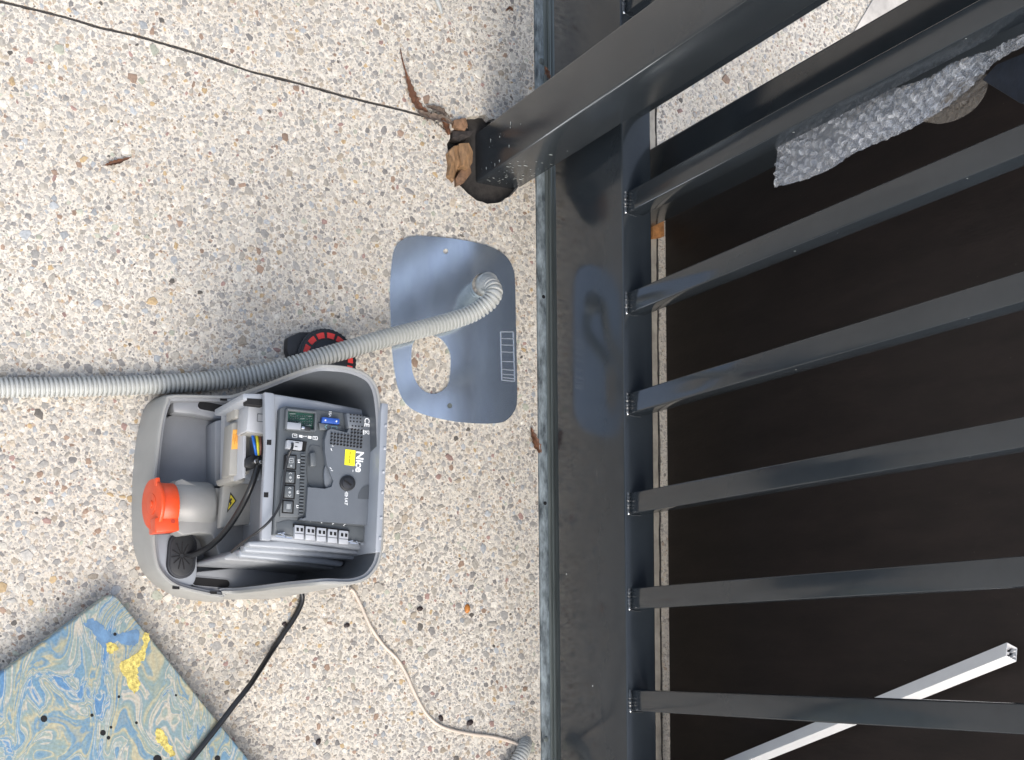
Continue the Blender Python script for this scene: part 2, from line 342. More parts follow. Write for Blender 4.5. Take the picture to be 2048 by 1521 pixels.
# ------------------------------------------------------------------ ground
HC, HR = (-.874, -.108), .076        # cored hole round the front post
JP = [(-1.0, -16.), (-.985, -2.0)]+[tuple(at(x, y)[:2]) for x, y in [(0, 3), (79, 22), (138, 37), (197, 55), (276, 73), (400, 109), (500, 143), (600, 168), (700, 196), (800, 220), (870, 238)]]
jj = []
for (x0, y0), (x1, y1) in zip(JP[1:-1], JP[2:]):
    k = max(1, int(math.hypot(x1-x0, y1-y0)/.008))
    for i in range(k): jj.append((x0+(x1-x0)*i/k, y0+(y1-y0)*i/k))
jj = [p for p in jj if math.hypot(p[0]-HC[0], p[1]-HC[1]) > HR+.004]
def jside(s): return [(x+s*(.0019+rnd.uniform(0, .0011)), y) for x, y in jj]
def harc(a0, a1, n=26):
    return [(HC[0]+(HR+rnd.uniform(-.003, .003))*math.cos(a0+(a1-a0)*i/n), HC[1]+(HR+rnd.uniform(-.003, .003))*math.sin(a0+(a1-a0)*i/n)) for i in range(n+1)]
TY = -.0065
jl, jr = jside(-1), jside(1)
aj = math.atan2(jj[-1][1]-HC[1], jj[-1][0]-HC[0])
top = math.pi/2
slab_a = [(-16, TY), (-16, -16), (-1.0015, -16)]+jl+harc(aj-.03, top+.05-2*math.pi if False else aj-.03)[:1]
arcL = harc(aj-.02, top+.03) if aj > 0 else harc(aj-.02+2*math.pi, top+.03)
slab_a = [(-16, TY), (-16, -16), (-1.0015, -16)]+jl+arcL+[(HC[0]-.002, TY)]
a1 = aj+.02 if aj < 0 else aj+.02-2*math.pi
arcR = harc(a1, top-.03)
slab_b = [(HC[0]+.002, TY)]+arcR[::-1]+jr[::-1]+[(-.9985, -16), (16, -16), (16, TY)]
for s in (slab_a, slab_b):
    o = plate('driveway_paving', s, [], 0, -.03, GROUND); tag(o, kind='structure')
o = plate('soil', [(-16, -16), (16, -16), (16, 16), (-16, 16)], [], -.055, -.2, DIRT); tag(o, kind='structure')
ye = .2635
edge = [(x, ye+rnd.uniform(-.0015, .0015)) for x in np.arange(-2, 1.5, .02)]
o = plate('driveway_paving', [(-16, ye)]+edge+[(16, ye), (16, 16), (-16, 16)], [], 0, -.03, GROUND); tag(o, kind='structure')
edge = [(x, ye-.0035+rnd.uniform(-.0015, .001)) for x in np.arange(-2, 1.5, .016)]
o = plate('concrete_strip', [(-16, .036), (16, .036)]+[(16, ye-.004)]+edge[::-1]+[(-16, ye-.004)], [], -.001, -.03, STRIPM); tag(o, kind='structure')
tube('joint_filler', [(x, ye-.0018+rnd.uniform(-.0008, .0008), -.002) for x in np.arange(-2, 1.5, .05)], .0022, ROPE, ring=6, step=.02)['kind'] = 'structure'
bpy.data.objects['joint_filler'].name = 'joint_filler'

o = tube('joint_filler', [(x+rnd.uniform(-.0005, .0005), y, -.0016) for x, y in jj[::3]], .0017, ROPE, ring=6, step=.012); o['kind'] = 'structure'
# pebbles of the exposed aggregate, real stones set in the paving
def pebbles(name, region, inside, sizes, label, seed, hscale=1.):
    R = np.random.RandomState(seed); x0, x1, y0, y1 = region; cell = .006; grid = {}
    V = []; Fc = []; Cc = []
    pal = [((.37, .355, .335), 26), ((.30, .29, .28), 15), ((.45, .42, .38), 18), ((.35, .325, .29), 14), ((.39, .335, .27), 9), ((.56, .53, .48), 12), ((.22, .21, .205), 5), ((.33, .345, .365), 5), ((.29, .205, .155), 2.4), ((.42, .31, .18), 2.0), ((.30, .20, .18), 1.6), ((.11, .10, .09), .45), ((.37, .38, .32), 2)]
    pw = np.array([w for _, w in pal]); pw = pw/pw.sum()
    for rad, cnt in sizes:
        tries = 0; done = 0
        while done < cnt and tries < cnt*3:
            tries += 1
            r = rad*R.uniform(.78, 1.25); x, y = R.uniform(x0, x1), R.uniform(y0, y1)
            if not inside(x, y, r): continue
            gi, gj = int(x/cell), int(y/cell); k = int((r+.008)/cell)+1; ok = True
            for i in range(gi-k, gi+k+1):
                for j in range(gj-k, gj+k+1):
                    for (qx, qy, qr) in grid.get((i, j), ()):
                        if (qx-x)**2+(qy-y)**2 < ((qr+r)*.86)**2: ok = False; break
                    if not ok: break
                if not ok: break
            if not ok: continue
            grid.setdefault((gi, gj), []).append((x, y, r)); done += 1
            n = R.choice([4, 5, 5, 6, 7]) if r > .0025 else R.choice([4, 5, 6]); th0 = R.uniform(0, 6.28); asp = R.uniform(.50, 1.0); rot = R.uniform(0, 3.14); h = r*R.uniform(.10, .32)*hscale
            ang = th0+(np.arange(n)+R.uniform(-.33, .33, n))*2*math.pi/n; rr = r*1.20*R.uniform(.72, 1.12, n)
            ex = rr*np.cos(ang); ey = rr*np.sin(ang)*asp; c, s = math.cos(rot), math.sin(rot); X, Y = ex*c-ey*s, ex*s+ey*c
            b = len(V); tx, ty = R.uniform(-.1, .1, 2)
            for q in range(n): V.append((x+X[q], y+Y[q], -.0003))
            for q in range(n): V.append((x+X[q]*.86, y+Y[q]*.86, h*.75+(tx*X[q]+ty*Y[q])*.5))
            V.append((x, y, h))
            for q in range(n):
                q2 = (q+1) % n; Fc.append((b+q, b+q2, b+n+q2, b+n+q)); Fc.append((b+n+q, b+n+q2, b+2*n))
            col = np.array(pal[R.choice(len(pal), p=pw)][0])*np.array([1.0, .995, .96])*R.uniform(.74, 1.10)
            Cc += [tuple(col)]*(2*n+1)
    me = bpy.data.meshes.new(name); me.from_pydata(V, [], Fc)
    ca = me.color_attributes.new('stone', 'FLOAT_COLOR', 'POINT')
    buf = np.ones((len(V), 4), np.float32); buf[:, :3] = np.array(Cc); ca.data.foreach_set('color', buf.ravel())
    me.materials.append(STONES); o = bpy.data.objects.new(name, me); COL.objects.link(o); tag(o, label, 'pebbles', None, 'stuff')
    print(name, len(V), len(Fc)); return o
jy = np.array([p[1] for p in jj]); jx = np.array([p[0] for p in jj])
def in_near(x, y, r):
    if y > TY-r-.001: return False
    if math.hypot(x-HC[0], y-HC[1]) < HR+r+.001: return False
    if y < HC[1] and abs(x-np.interp(y, jy, jx)) < r+.0016: return False
    # outline of what the paving shows (with a margin)
    xl = -.97-.24*(y+.92)/.92-.13
    xr = .16+.04*(y+.93)/.93+.30
    return xl < x < xr
pebbles('exposed_pebbles', (-1.36, .50, -1.14, TY), in_near, [(.0078, 300), (.0060, 1900), (.0046, 8200), (.0034, 19000), (.0023, 31000), (.0016, 22000)], 'small rounded grey and tan pebbles set in the pale paving in front of the gate', 3)
pebbles('exposed_pebbles', (-1.65, -.86, ye, 1.3), lambda x, y, r: y > ye+r+.002, [(.0078, 260), (.0058, 900), (.0044, 1900), (.0033, 3500), (.0023, 4500)], 'small pebbles set in the bright paving beyond the gate', 5)

# ------------------------------------------------------------------ track
tr = thing('gate_track', 'galvanised steel ground track with ribbed rail under the sliding gate', 'track', (0, 0, 0))
box('flange', (-2.2, -.0055, -.02), (1.6, .0340, .0045), GALV, tr, .0008)
for i, (a, b, z) in enumerate(((.0105, .0160, .0095), (.0168, .0225, .0120), (.0233, .0330, .0105))):
    box('ridge', (-2.2, a, .0046), (1.6, b, z), TRACKM, tr, .001)
for px, py in ((1087, 594), (1090, 1007)):
    c = at(px, py, .0045); cyl('screw_hole', (c[0], c[1], .0046), .0034, .0003, HOLE, tr, n=14)
c = at(1083, 123, .006); cyl('screw_head', (c[0], c[1], .0045), .0055, .0030, TRACKM, tr, n=16, bevel=.001)
c = at(1100, 1490, .006); cyl('screw_head', (c[0]-.01, c[1]-.008, .0045), .0045, .0026, TRACKM, tr, n=16, bevel=.001)

# ------------------------------------------------------------------ sliding gate
gate = thing('sliding_gate', 'glossy charcoal steel sliding gate with square vertical bars on a deep bottom rail', 'gate', (0, 0, .0585))
RT = .2716
box('bottom_rail', (-2.1, 0, .0585), (1.5, .058, RT), PAINT, gate, .0028, 3)
barx = [-.718-.1634*k for k in range(8, 0, -1)]+[-.718, -.553, -.388, -.2245, -.068, .099]+[.099+.1634*k for k in range(1, 8)]
BW, BD = .0345, .033
bar0 = None
for x in barx:
    if bar0 is None:
        bar0 = box('vertical_bar', (x-BW, .010, RT-.002), (x, .010+BD, 1.20), PAINT, gate, .0022, 3)
        x00 = x
    else:
        o = bar0.copy(); COL.objects.link(o); o.parent = gate; o.location = (x-x00, 0, 0)
box('top_rail', (-2.1, 0, 1.20), (1.5, .058, 1.26), PAINT, gate, .003, 3)
WELD = mat('painted_weld', (.035, .04, .045), .18, var=.4, vscale=200, bump=.5, bscale=300, coat=.5)
def weld(x, k):
    R = random.Random(k); V = []; Fc = []; n = 16; m = 9
    for i in range(n+1):
        t = i/n; cx = x-BW-.001+t*(BW+.003); r = .0030*(1+.25*math.sin(i*2.4)+R.uniform(-.12, .12))*(math.sin(math.pi*min(1, max(0, t*.94+.03)))**.3)
        for j in range(m):
            a = math.pi*j/(m-1); V.append((cx, .0068+math.cos(a)*r*1.25+.0004*R.random(), RT+math.sin(a)*r*.9-.0004))
    for i in range(n):
        for j in range(m-1): Fc.append((i*m+j, i*m+j+1, (i+1)*m+j+1, (i+1)*m+j))
    o = _link('weld_bead', V, Fc, WELD, gate, True)
    pts = [(x+.0005+R.uniform(0, .001), .0075, RT+.001), (x+.0025, .014, RT+.0008), (x+.002+R.uniform(0, .002), .024+R.uniform(0, .01), RT+.0006)]
    tube('weld_spatter', pts, .0010, WELD, gate, ring=6, step=.0015)
    c = bmesh.new(); bmesh.ops.create_icosphere(c, subdivisions=2, radius=.0024); V = [tuple(Vector((v.co.x, v.co.y, v.co.z*.8))+Vector((x+.0002, .0065, RT+.001))) for v in c.verts]; Fc = [[v.index for v in f.verts] for f in c.faces]; c.free()
    _link('weld_glint', V, Fc, CHROME, gate, True)  # added chrome bead, stands in for the highlight on the painted weld
for k, x in enumerate([-.8814-.1634]+barx[8:15]): weld(x, k)

# ------------------------------------------------------------------ posts
fp = thing('front_post', 'thick charcoal square post standing in a round cored hole before the gate', 'post', (-.88, -.078, 0))
box('post_tube', (-.924, -.120, -.05), (-.836, -.035, 1.45), POSTP, fp, .0045, 4)
rp = thing('rear_post', 'very dark square post standing behind the gate next to the bright paving', 'post', (-.83, .17, 0))
box('post_tube', (-.879, .13, -.03), (-.787, .2175, 1.45), PAINT, rp, .004, 4)
CEM = mat('cement_smear', (.40, .42, .40), .85, var=.3, vscale=200)
polys = []
R = random.Random(4)
V = []; Fc = []
for i in range(120):     # cement splashes dried on the front and side of the post foot
    z = abs(R.gauss(.06, .06)); 
    if z > .24 or R.random() < .3: continue
    s = R.uniform(.0003, .0015)*R.choice([.5, 1, 1]); asp = R.uniform(1, 3.2); b = len(V)
    if R.random() < .8:
        cy = R.uniform(-.113, -.042); tilt = .5
        V += [(-.8356, cy-s*asp, z-s), (-.8356, cy+s*asp, z+s*tilt-s), (-.8353, cy+s*asp*.7, z+s), (-.8356, cy-s*asp*.6, z+s*.8)]
    else:
        cx = R.uniform(-.90, -.842); V += [(cx-s*asp, -.1204, z-s), (cx+s*asp, -.1204, z-s*.5), (cx+s*asp*.5, -.1207, z+s), (cx-s*asp*.6, -.1204, z+s)]
    Fc.append([b, b+1, b+2, b+3])
o = _link('cement_splash', V, Fc, CEM, fp, fix=False); o['kind'] = 'stuff'
o = plate('hole_shadow_soil', [(HC[0]+.1*math.cos(a), HC[1]+.1*math.sin(a)) for a in np.linspace(0, 6.2, 30)], [], -.016, -.054, DIRT); o.name = 'hole_floor'; tag(o, kind='structure')

# ------------------------------------------------------------------ dark board, trunking, wrap behind the bars
bd = thing('dark_board', 'large black brown sheet panel standing upright behind the gate bars', 'panel', (0, .28, 0))
box('sheet', (-.835, .279, .0015), (1.6, .297, .93), FILM, bd, .0012)
# white trunking leaning on the board
d0 = atY(1445.4, 1521, .252); d1 = atY(2014, 1285, .252); d2 = atY(2016, 1316, .252)
ax = Vector(d1-d0).normalized(); wv = Vector(d2-d1); wv = (wv-ax*wv.dot(ax)).normalized(); s1 = .0215
L0 = -d0[2]/ax.z*1.0
p0 = Vector(d0)+ax*(L0+.012) ; p1 = Vector(d1)
tk = thing('trunking_length', 'long white plastic trunking leaning across the dark board behind the bars', 'trunking', tuple(p0))
al = math.radians(25); dv = Vector((0, 1, 0)); wv, dv = wv*math.cos(al)-dv*math.sin(al), dv*math.cos(al)+wv*math.sin(al); s2 = .0195
def ring_at(p, a, b, c, d): return [p+wv*a+dv*b, p+wv*c+dv*b, p+wv*c+dv*d, p+wv*a+dv*d]
V = ring_at(p0, 0, 0, s1, s2)+ring_at(p1, 0, 0, s1, s2); tkn = .0017
V += ring_at(p0, tkn, tkn, s1-tkn, s2-tkn)+ring_at(p1, tkn, tkn, s1-tkn, s2-tkn)
Fc = [[0, 1, 5, 4], [1, 2, 6, 5], [2, 3, 7, 6], [3, 0, 4, 7], [8, 12, 13, 9], [9, 13, 14, 10], [10, 14, 15, 11], [11, 15, 12, 8]]
Fc += [[4, 5, 13, 12], [5, 6, 14, 13], [6, 7, 15, 14], [7, 4, 12, 15], [0, 8, 9, 1], [1, 9, 10, 2], [2, 10, 11, 3], [3, 11, 8, 0]]
_link('channel', V, Fc, WHITEP, tk, bevel=.0006)
pin = p1-ax*.008
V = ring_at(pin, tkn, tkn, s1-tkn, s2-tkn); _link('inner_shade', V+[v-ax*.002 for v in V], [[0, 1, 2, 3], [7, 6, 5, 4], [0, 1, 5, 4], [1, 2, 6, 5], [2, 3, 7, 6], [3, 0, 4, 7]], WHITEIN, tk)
for (b0, b1) in ((tkn, .0055), (s2-.0055, s2-tkn)):       # inner clip ribs of the trunking end
    for c0 in (.0062, .0145):
        V = []
        for p in (p1-ax*.02, p1-ax*.0006): V += ring_at(p, c0-.0006, b0, c0+.0006, b1)
        _link('clip_rib', V, [[0, 1, 2, 3], [7, 6, 5, 4], [0, 4, 5, 1], [1, 5, 6, 2], [2, 6, 7, 3], [3, 7, 4, 0]], WHITEP, tk)
        V = []
        bb = b1-.0006 if b0 < .01 else b0-.0004
        for p in (p1-ax*.02, p1-ax*.0006): V += ring_at(p, c0-.0018, bb, c0+.0018, bb+.0011)
        _link('clip_rib', V, [[0, 1, 2, 3], [7, 6, 5, 4], [0, 4, 5, 1], [1, 5, 6, 2], [2, 6, 7, 3], [3, 7, 4, 0]], WHITEP, tk)
# navy foam
fo = wallprism('foam_block', [(1962, 160), (1992, 128), (2130, 70), (2160, 190), (2052, 203), (2040, 208)], .062, .10, NAVY, None, .003)
tag(fo, 'dark navy foam block wedged high beside the bubble wrap', 'foam')
# bubble wrap
bw = thing('bubble_wrap', 'torn strip of clear bubble wrap hanging behind the bars', 'bubble wrap', tuple(atY(1600, 320, .06)))
U = [(1556, 288), (1610, 258), (1684, 220), (1757, 186), (1811, 171), (1866, 151), (1903, 127), (1950, 110), (1987, 99), (2010, 85), (2048, 68), (2120, 40)]
Lw = [(1548, 375), (1606, 361), (1665, 336), (1705, 309), (1757, 286), (1811, 263), (1860, 236), (1912, 200), (1962, 155), (1992, 124), (2048, 93), (2120, 62)]
Ud = crom([(*p, 0) for p in U], 12); Ld = crom([(*p, 0) for p in Lw], 12); nU = len(Ud)
from mathutils import noise as mnoise
def wsurf(u, v):
    u = min(max(u, 0), 1)*(nU-1.001); i = int(u); f = u-i
    a = Ud[i]*(1-f)+Ud[i+1]*f; b = Ld[i]*(1-f)+Ld[i+1]*f; p = a*(1-v)+b*v
    uu = u/(nU-1)
    e = 2.6*mnoise.noise(Vector((uu*60, v*2, 3))) if v > .8 or v < .1 else 0
    yy = .062+.006*math.sin(v*5+uu*7)+.010*mnoise.noise(Vector((uu*26, v*5, 0)))+.0060*mnoise.noise(Vector((uu*75, v*13, 5)))-.045*max(0, uu-.72)/.28
    return Vector(atY(p[0]+e*.6, p[1]+e, yy))
nu, nv = 200, 26
V = [wsurf(i/nu, j/nv) for i in range(nu+1) for j in range(nv+1)]
Fc = [(i*(nv+1)+j, i*(nv+1)+j+1, (i+1)*(nv+1)+j+1, (i+1)*(nv+1)+j) for i in range(nu) for j in range(nv)]
o = _link('film', V, Fc, WRAP, bw, True, False)
V = []; Fc = []
row = 0
us = 0
bub = []
R = random.Random(2)
L_total = sum((wsurf(i/60, .5)-wsurf((i+1)/60, .5)).length for i in range(60))
pitch = .0128
nuB = int(L_total/(pitch*.87))
for i in range(nuB):
    u = (i+.5)/nuB; wd = (wsurf(u, 0)-wsurf(u, 1)).length; nb = max(1, int(wd/pitch))
    for j in range(nb):
        v = (j+.5+(.5 if i % 2 else 0))/nb
        if v > .97 or R.random() < .12: continue
        v += R.uniform(-.02, .02)
        bub.append((u+R.uniform(-.001, .001), v))
for (u, v) in bub:
    c = wsurf(u, v); du = (wsurf(u+.004, v)-wsurf(u-.004, v)); dvv = (wsurf(u, v+.02)-wsurf(u, v-.02))
    if du.length < 1e-6 or dvv.length < 1e-6: continue
    du.normalize(); dvv.normalize(); nn = du.cross(dvv).normalized()
    if nn.y > 0: nn = -nn
    r = .0050*R.uniform(.85, 1.05); flat = R.choice([.8, .65, .5, .25]); b = len(V); m_ = 10; sk = (R.uniform(-.3, .3), R.uniform(-.3, .3))
    dvv = nn.cross(du)
    for ring, (rr, hh) in enumerate(((1, 0), (.96, .6), (.80, .92))):
        for k in range(m_):
            a = 2*math.pi*k/m_; V.append(c+(du*(math.cos(a)*rr+sk[0]*hh*.4)+dvv*(math.sin(a)*rr+sk[1]*hh*.4))*r+nn*r*.75*hh*flat)
    V.append(c+nn*r*.72*flat*R.uniform(.6, 1.1))
    for ring in range(2):
        for k in range(m_): Fc.append((b+ring*m_+k, b+ring*m_+(k+1) % m_, b+(ring+1)*m_+(k+1) % m_, b+(ring+1)*m_+k))
    for k in range(m_): Fc.append((b+2*m_+k, b+2*m_+(k+1) % m_, b+3*m_))
o = _link('bubbles', V, Fc, WRAPB, bw, True, False); o['kind'] = 'stuff'
fold = [(1846, 242), (1864, 226), (1890, 195), (1925, 165), (1968, 148), (1976, 160), (1972, 185), (1955, 212), (1930, 232), (1905, 243), (1880, 248), (1862, 246)]
cx_, cy_ = 1920, 205; V = [Vector(atY(cx_, cy_, .060))]; Fc = []; fr = crom([(*p, 0) for p in fold], 4, True); n = len(fr)
for q, s in enumerate((.35, .7, 1.0)):
    for i, p in enumerate(fr):
        e = .0035*mnoise.noise(Vector((p[0]*.09*s, p[1]*.09*s, 1)))
        V.append(Vector(atY(cx_+(p[0]-cx_)*s, cy_+(p[1]-cy_)*s, .0665+e)))
for i in range(n): Fc.append((0, 1+i, 1+(i+1) % n))
for q in range(2):
    for i in range(n): Fc.append((1+q*n+i, 1+(q+1)*n+i, 1+(q+1)*n+(i+1) % n, 1+q*n+(i+1) % n))
_link('folded_flap', V, Fc, WRAPD, bw, True)['label'] = 'dusty brown folded back flap of the wrap'
rb = prism('rusty_block', [(1305, 433), (1328, 433), (1329, 473), (1306, 476)], .012, -.02, RUST, None, .001); tag(rb, 'small rusty orange block wedged beside the foot of the rear post', 'block')
fs = prism('flagstone', [(1700, 78), (1752, -10), (1860, -60), (1850, 40), (1760, 130)], .004, -.01, DOTM, None, .001); tag(fs, 'pale smooth flagstone on the bright paving beyond the gate', 'flagstone')

# ------------------------------------------------------------------ zinc plate
ZP = .0035
po = [(782, 652), (780, 576), (785, 516), (792, 493), (807, 479), (828, 473), (871, 474), (916, 479), (962, 488), (992, 499), (1013, 514), (1025, 534), (1030, 561), (1032, 652), (1034, 742), (1034, 803), (1028, 824), (1013, 841), (992, 847), (947, 847), (895, 841), (841, 827), (813, 809), (798, 782), (789, 742), (784, 697)]
ph = [(824, 695), (823, 727), (827, 751), (838, 773), (853, 785), (868, 788), (883, 783), (895, 771), (900, 751), (901, 712), (893, 691), (880, 677), (863, 670), (845, 672), (832, 680)]
o3 = lambda L: [at(p[0], p[1], ZP)[:2] for p in crom([(*q, 0) for q in L], 4, True)]
pl = plate('mounting_plate', o3(po), [o3(ph), [at(x, y, ZP)[:2] for x, y in dot(891.5, 503, 5.2, 16)], [at(x, y, ZP)[:2] for x, y in dot(899.5, 812, 5.2, 16)], [at(x, y, ZP)[:2] for x, y in dot(968, 570, 24, 30)]], ZP, .0006, ZINC)
tag(pl, 'flat rounded zinc mounting plate with an oval cut-out lying on the pebbled paving', 'plate')
g = [(1001.6, 664), (1027, 664), (1030, 763), (1004, 760.6)]
lines = [quad(*g[i], *g[(i+1) % 4], .9) for i in range(4)]
for t, t2 in ((677, 678), (690, 691), (704, 705), (723, 724), (739, 741), (748.5, 750.5), (755, 758)): lines.append(quad(1002+(t-664)*.02, t, 1027.5+(t-664)*.028, t2, .7))
multi('stamped_grid', lines, ZP+.0005, ZP-.0002, mat('stamp_edge', (.75, .8, .85), .35, .8), pl)
o = prism('bolt_disc', dot(899.5, 812, 4.4, 14), .0025, .0004, TRACKM, pl)

# ------------------------------------------------------------------ main conduit
mc = thing('conduit_hose', 'long grey corrugated conduit rising from the zinc plate and crossing the paving', 'hose', tuple(at(968, 570, 0)))
hp = [at(x, y, z) for x, y, z in [(-560, 800, .016), (-300, 786, .016), (-120, 778, .016), (0, 776, .016), (100, 775, .016), (200, 773, .016), (300, 770, .016), (400, 764, .017), (480, 755, .02), (560, 738, .034), (640, 715, .046), (700, 698, .050), (760, 680, .048), (830, 662, .040), (900, 643, .038), (945, 627, .046), (975, 607, .058), (988, 588, .062), (984, 573, .052), (976, 568, .030), (969, 570, .0), (968, 571, -.03)]]
tube('corrugated_pipe', hp, .0152, HOSE, mc, ring=22, rib=.0070, depth=.0040)
cyl('smooth_cuff', tuple(at(968, 571, .0)), 0.0185, .022, HOSE, mc, n=36, bevel=.0015)
h2 = thing('conduit_end', 'short grey corrugated conduit end with the beige wire entering it', 'hose', tuple(at(1048, 1500, 0)))
tube('corrugated_pipe', [at(x, y, z) for x, y, z in [(1050, 1478, -.02), (1049, 1492, .004), (1044, 1508, .016), (1028, 1535, .018), (1005, 1580, .016), (960, 1700, .016), (890, 1900, .016), (850, 2150, .016)]], .0135, HOSE, h2, ring=22, rib=.0056, depth=.0030)
bwz = [(700, 1178, .006), (708, 1185, .004), (723, 1214, .004), (740, 1252, .004), (767, 1291, .0035), (793, 1317, .0035), (811, 1346, .0035), (825, 1378, .0035), (840, 1408, .0035), (855, 1431, .0035), (875, 1449, .0035), (901, 1460, .0035), (945, 1469, .0035), (989, 1475, .0035), (1030, 1487, .006), (1046, 1500, .01)]
tag(tube('beige_wire', [at(*p) for p in bwz], .0031, WIRE, ring=12), 'thin beige wire curving over the pebbles into the short conduit end', 'wire')
bc = [(560, 1150, .02), (595, 1172, .012), (604, 1190, .008), (602, 1209, .005), (588, 1237, .004), (568, 1266, .004), (546, 1299, .006), (520, 1340, .03), (498, 1373, .048), (470, 1408, .052), (439, 1449, .052), (384, 1518, .052), (330, 1580, .052), (240, 1690, .052), (150, 1850, .052), (60, 2100, .052)]
tag(tube('power_cable', [at(*p) for p in bc], .0043, CABLE, ring=14), 'thick black cable leaving the motor housing and crossing the marbled slab', 'cable')

# ------------------------------------------------------------------ black and red disc
rd = thing('ribbed_disc', 'round black disc with red segments half hidden under the grey conduit', 'disc', tuple(at(655, 718, 0)))
dc = at(656, 719, .030)
k = 44; V = []
top = []
for i in range(k*2):
    a = 2*math.pi*i/(k*2); r = .0515 if i % 2 else .0500; top.append((dc[0]+r*math.cos(a), dc[1]+r*math.sin(a)))
prismxy('rim', top, .028, .0006, RUBBER, rd, .0012)
cyl('face', (dc[0], dc[1], .0282), .0475, .0018, BLACK, rd, n=64, bevel=.0008)
for i in range(14):
    a0 = 2*math.pi*(i+.14)/14+.1; a1 = 2*math.pi*(i+.86)/14+.1; P = [(dc[0]+.0435*math.cos(a0+(a1-a0)*t/5), dc[1]+.0435*math.sin(a0+(a1-a0)*t/5)) for t in range(6)]+[(dc[0]+.0345*math.cos(a1-(a1-a0)*t/5), dc[1]+.0345*math.sin(a1-(a1-a0)*t/5)) for t in range(6)]
    prismxy('red_segment', P, .0312, .0297, RED, rd)
for r, z in ((.030, .0335), (.020, .031)):
    cyl('hub_ring', (dc[0], dc[1], .0302), r, z-.0302+.001, RUBBER, rd, n=48, bevel=.0008)
prism('handle_tab', [(575, 675), (600, 664), (630, 664), (625, 705), (580, 718), (574, 700)], .020, .0006, BLACK, rd, .003)

# ------------------------------------------------------------------ marbled slab
P0 = np.array(at(226, 1181, .05)[:2]); A = np.array(at(0, 1346, .05)[:2])-P0; B = np.array(at(499, 1519, .05)[:2])-P0
A = nrm(A); B = nrm(B)
sl = [P0+A*.012+B*.002, P0+A*.004+B*.004, P0+B*.014, P0+B*.60, P0+B*.60+A*.62, P0+A*.62]
ms = prismxy('marbled_slab', [tuple(p) for p in sl], .046, .006, MARBLE, None, .004, seg=3)
tag(ms, 'blue green and yellow marbled slab lying on the paving by the motor', 'slab')
HM = []
for x, y, r in ((88, 1438, 7), (238, 1394, 3), (184, 1431, 3.5), (273, 1446, 3), (206, 1466, 6), (222, 1455, 3), (217, 1476, 4), (352, 1391, 2.5), (435, 1517, 6), (230, 1269, 3.5), (315, 1519, 9)): HM.append(dot(x, y, r, 9))
multi('pit_mark', HM, .0464, .045, HOLE, ms)
YL = mat('yellow_flake', (.44, .36, .10), .8, var=.55, vscale=170, bump=1, bscale=260)
def blob(c, n=3): return [(p[0], p[1]) for p in crom([(*q, 0) for q in c], n, True)]
def rblob(c, a=2.6): return [(x+rnd.uniform(-a, a), y+rnd.uniform(-a, a)) for x, y in blob(c, 5)]
for nm, c in (('yellow_patch', [(286, 1268), (297, 1268), (298, 1282), (291, 1300), (292, 1318), (278, 1332), (276, 1352), (280, 1372), (270, 1388), (258, 1374), (248, 1352), (240, 1330), (254, 1318), (276, 1306), (286, 1290)]), ('yellow_patch', [(213, 1288), (226, 1286), (236, 1296), (232, 1302), (222, 1308), (213, 1302)]), ('yellow_patch', [(314, 1458), (326, 1462), (338, 1484), (350, 1506), (342, 1512), (326, 1494), (312, 1478)])):
    prism(nm, rblob(c), .0466, .0455, YL, ms)
BLP = mat('blue_patch', (.085, .165, .27), .6, var=.3, vscale=60, bump=.3)
prism('blue_patch', rblob([(172, 1244), (184, 1238), (202, 1248), (216, 1262), (240, 1268), (266, 1258), (279, 1262), (276, 1284), (262, 1292), (238, 1284), (214, 1290), (208, 1296), (196, 1282), (184, 1262), (166, 1250)]), .0463, .0455, BLP, ms)

# ------------------------------------------------------------------ motor housing
mo = thing('gate_motor', 'grey sliding gate motor with its cover off standing on the pebbled paving', 'gate motor', tuple(at(500, 1000, 0)))
fr_px = [(400, 791), (345, 790), (331, 803), (321, 837), (314, 885), (306, 973), (304, 1059), (307, 1110), (318, 1144), (349, 1173), (400, 1188), (446, 1196)]
fr_out = [(400, 788), (330, 787), (303, 800), (287, 830), (276, 880), (268, 960), (267, 1040), (270, 1090), (281, 1130), (302, 1160), (335, 1184), (392, 1201), (448, 1204)]
zf = .066
Rm = [(-.25, -.462, .35), (-.345, -.464, .35), (-.385, -.475, .35), (-.4, -.505, .35), (-.402, -.545, .347), (-.402, -.560, .325), (-.402, -.569, .27), (-.402, -.580, .17), (-.402, -.594, .085), (-.4015, -.610, .068)]
Rm += [tuple(at(x, y, zf)) for x, y in fr_px[1:]]
Rm += [(-.094, -.612, .068), (-.094, -.596, .085), (-.094, -.584, .17), (-.095, -.574, .26), (-.095, -.563, .325), (-.096, -.547, .347), (-.097, -.507, .35), (-.112, -.479, .35), (-.15, -.464, .35)]
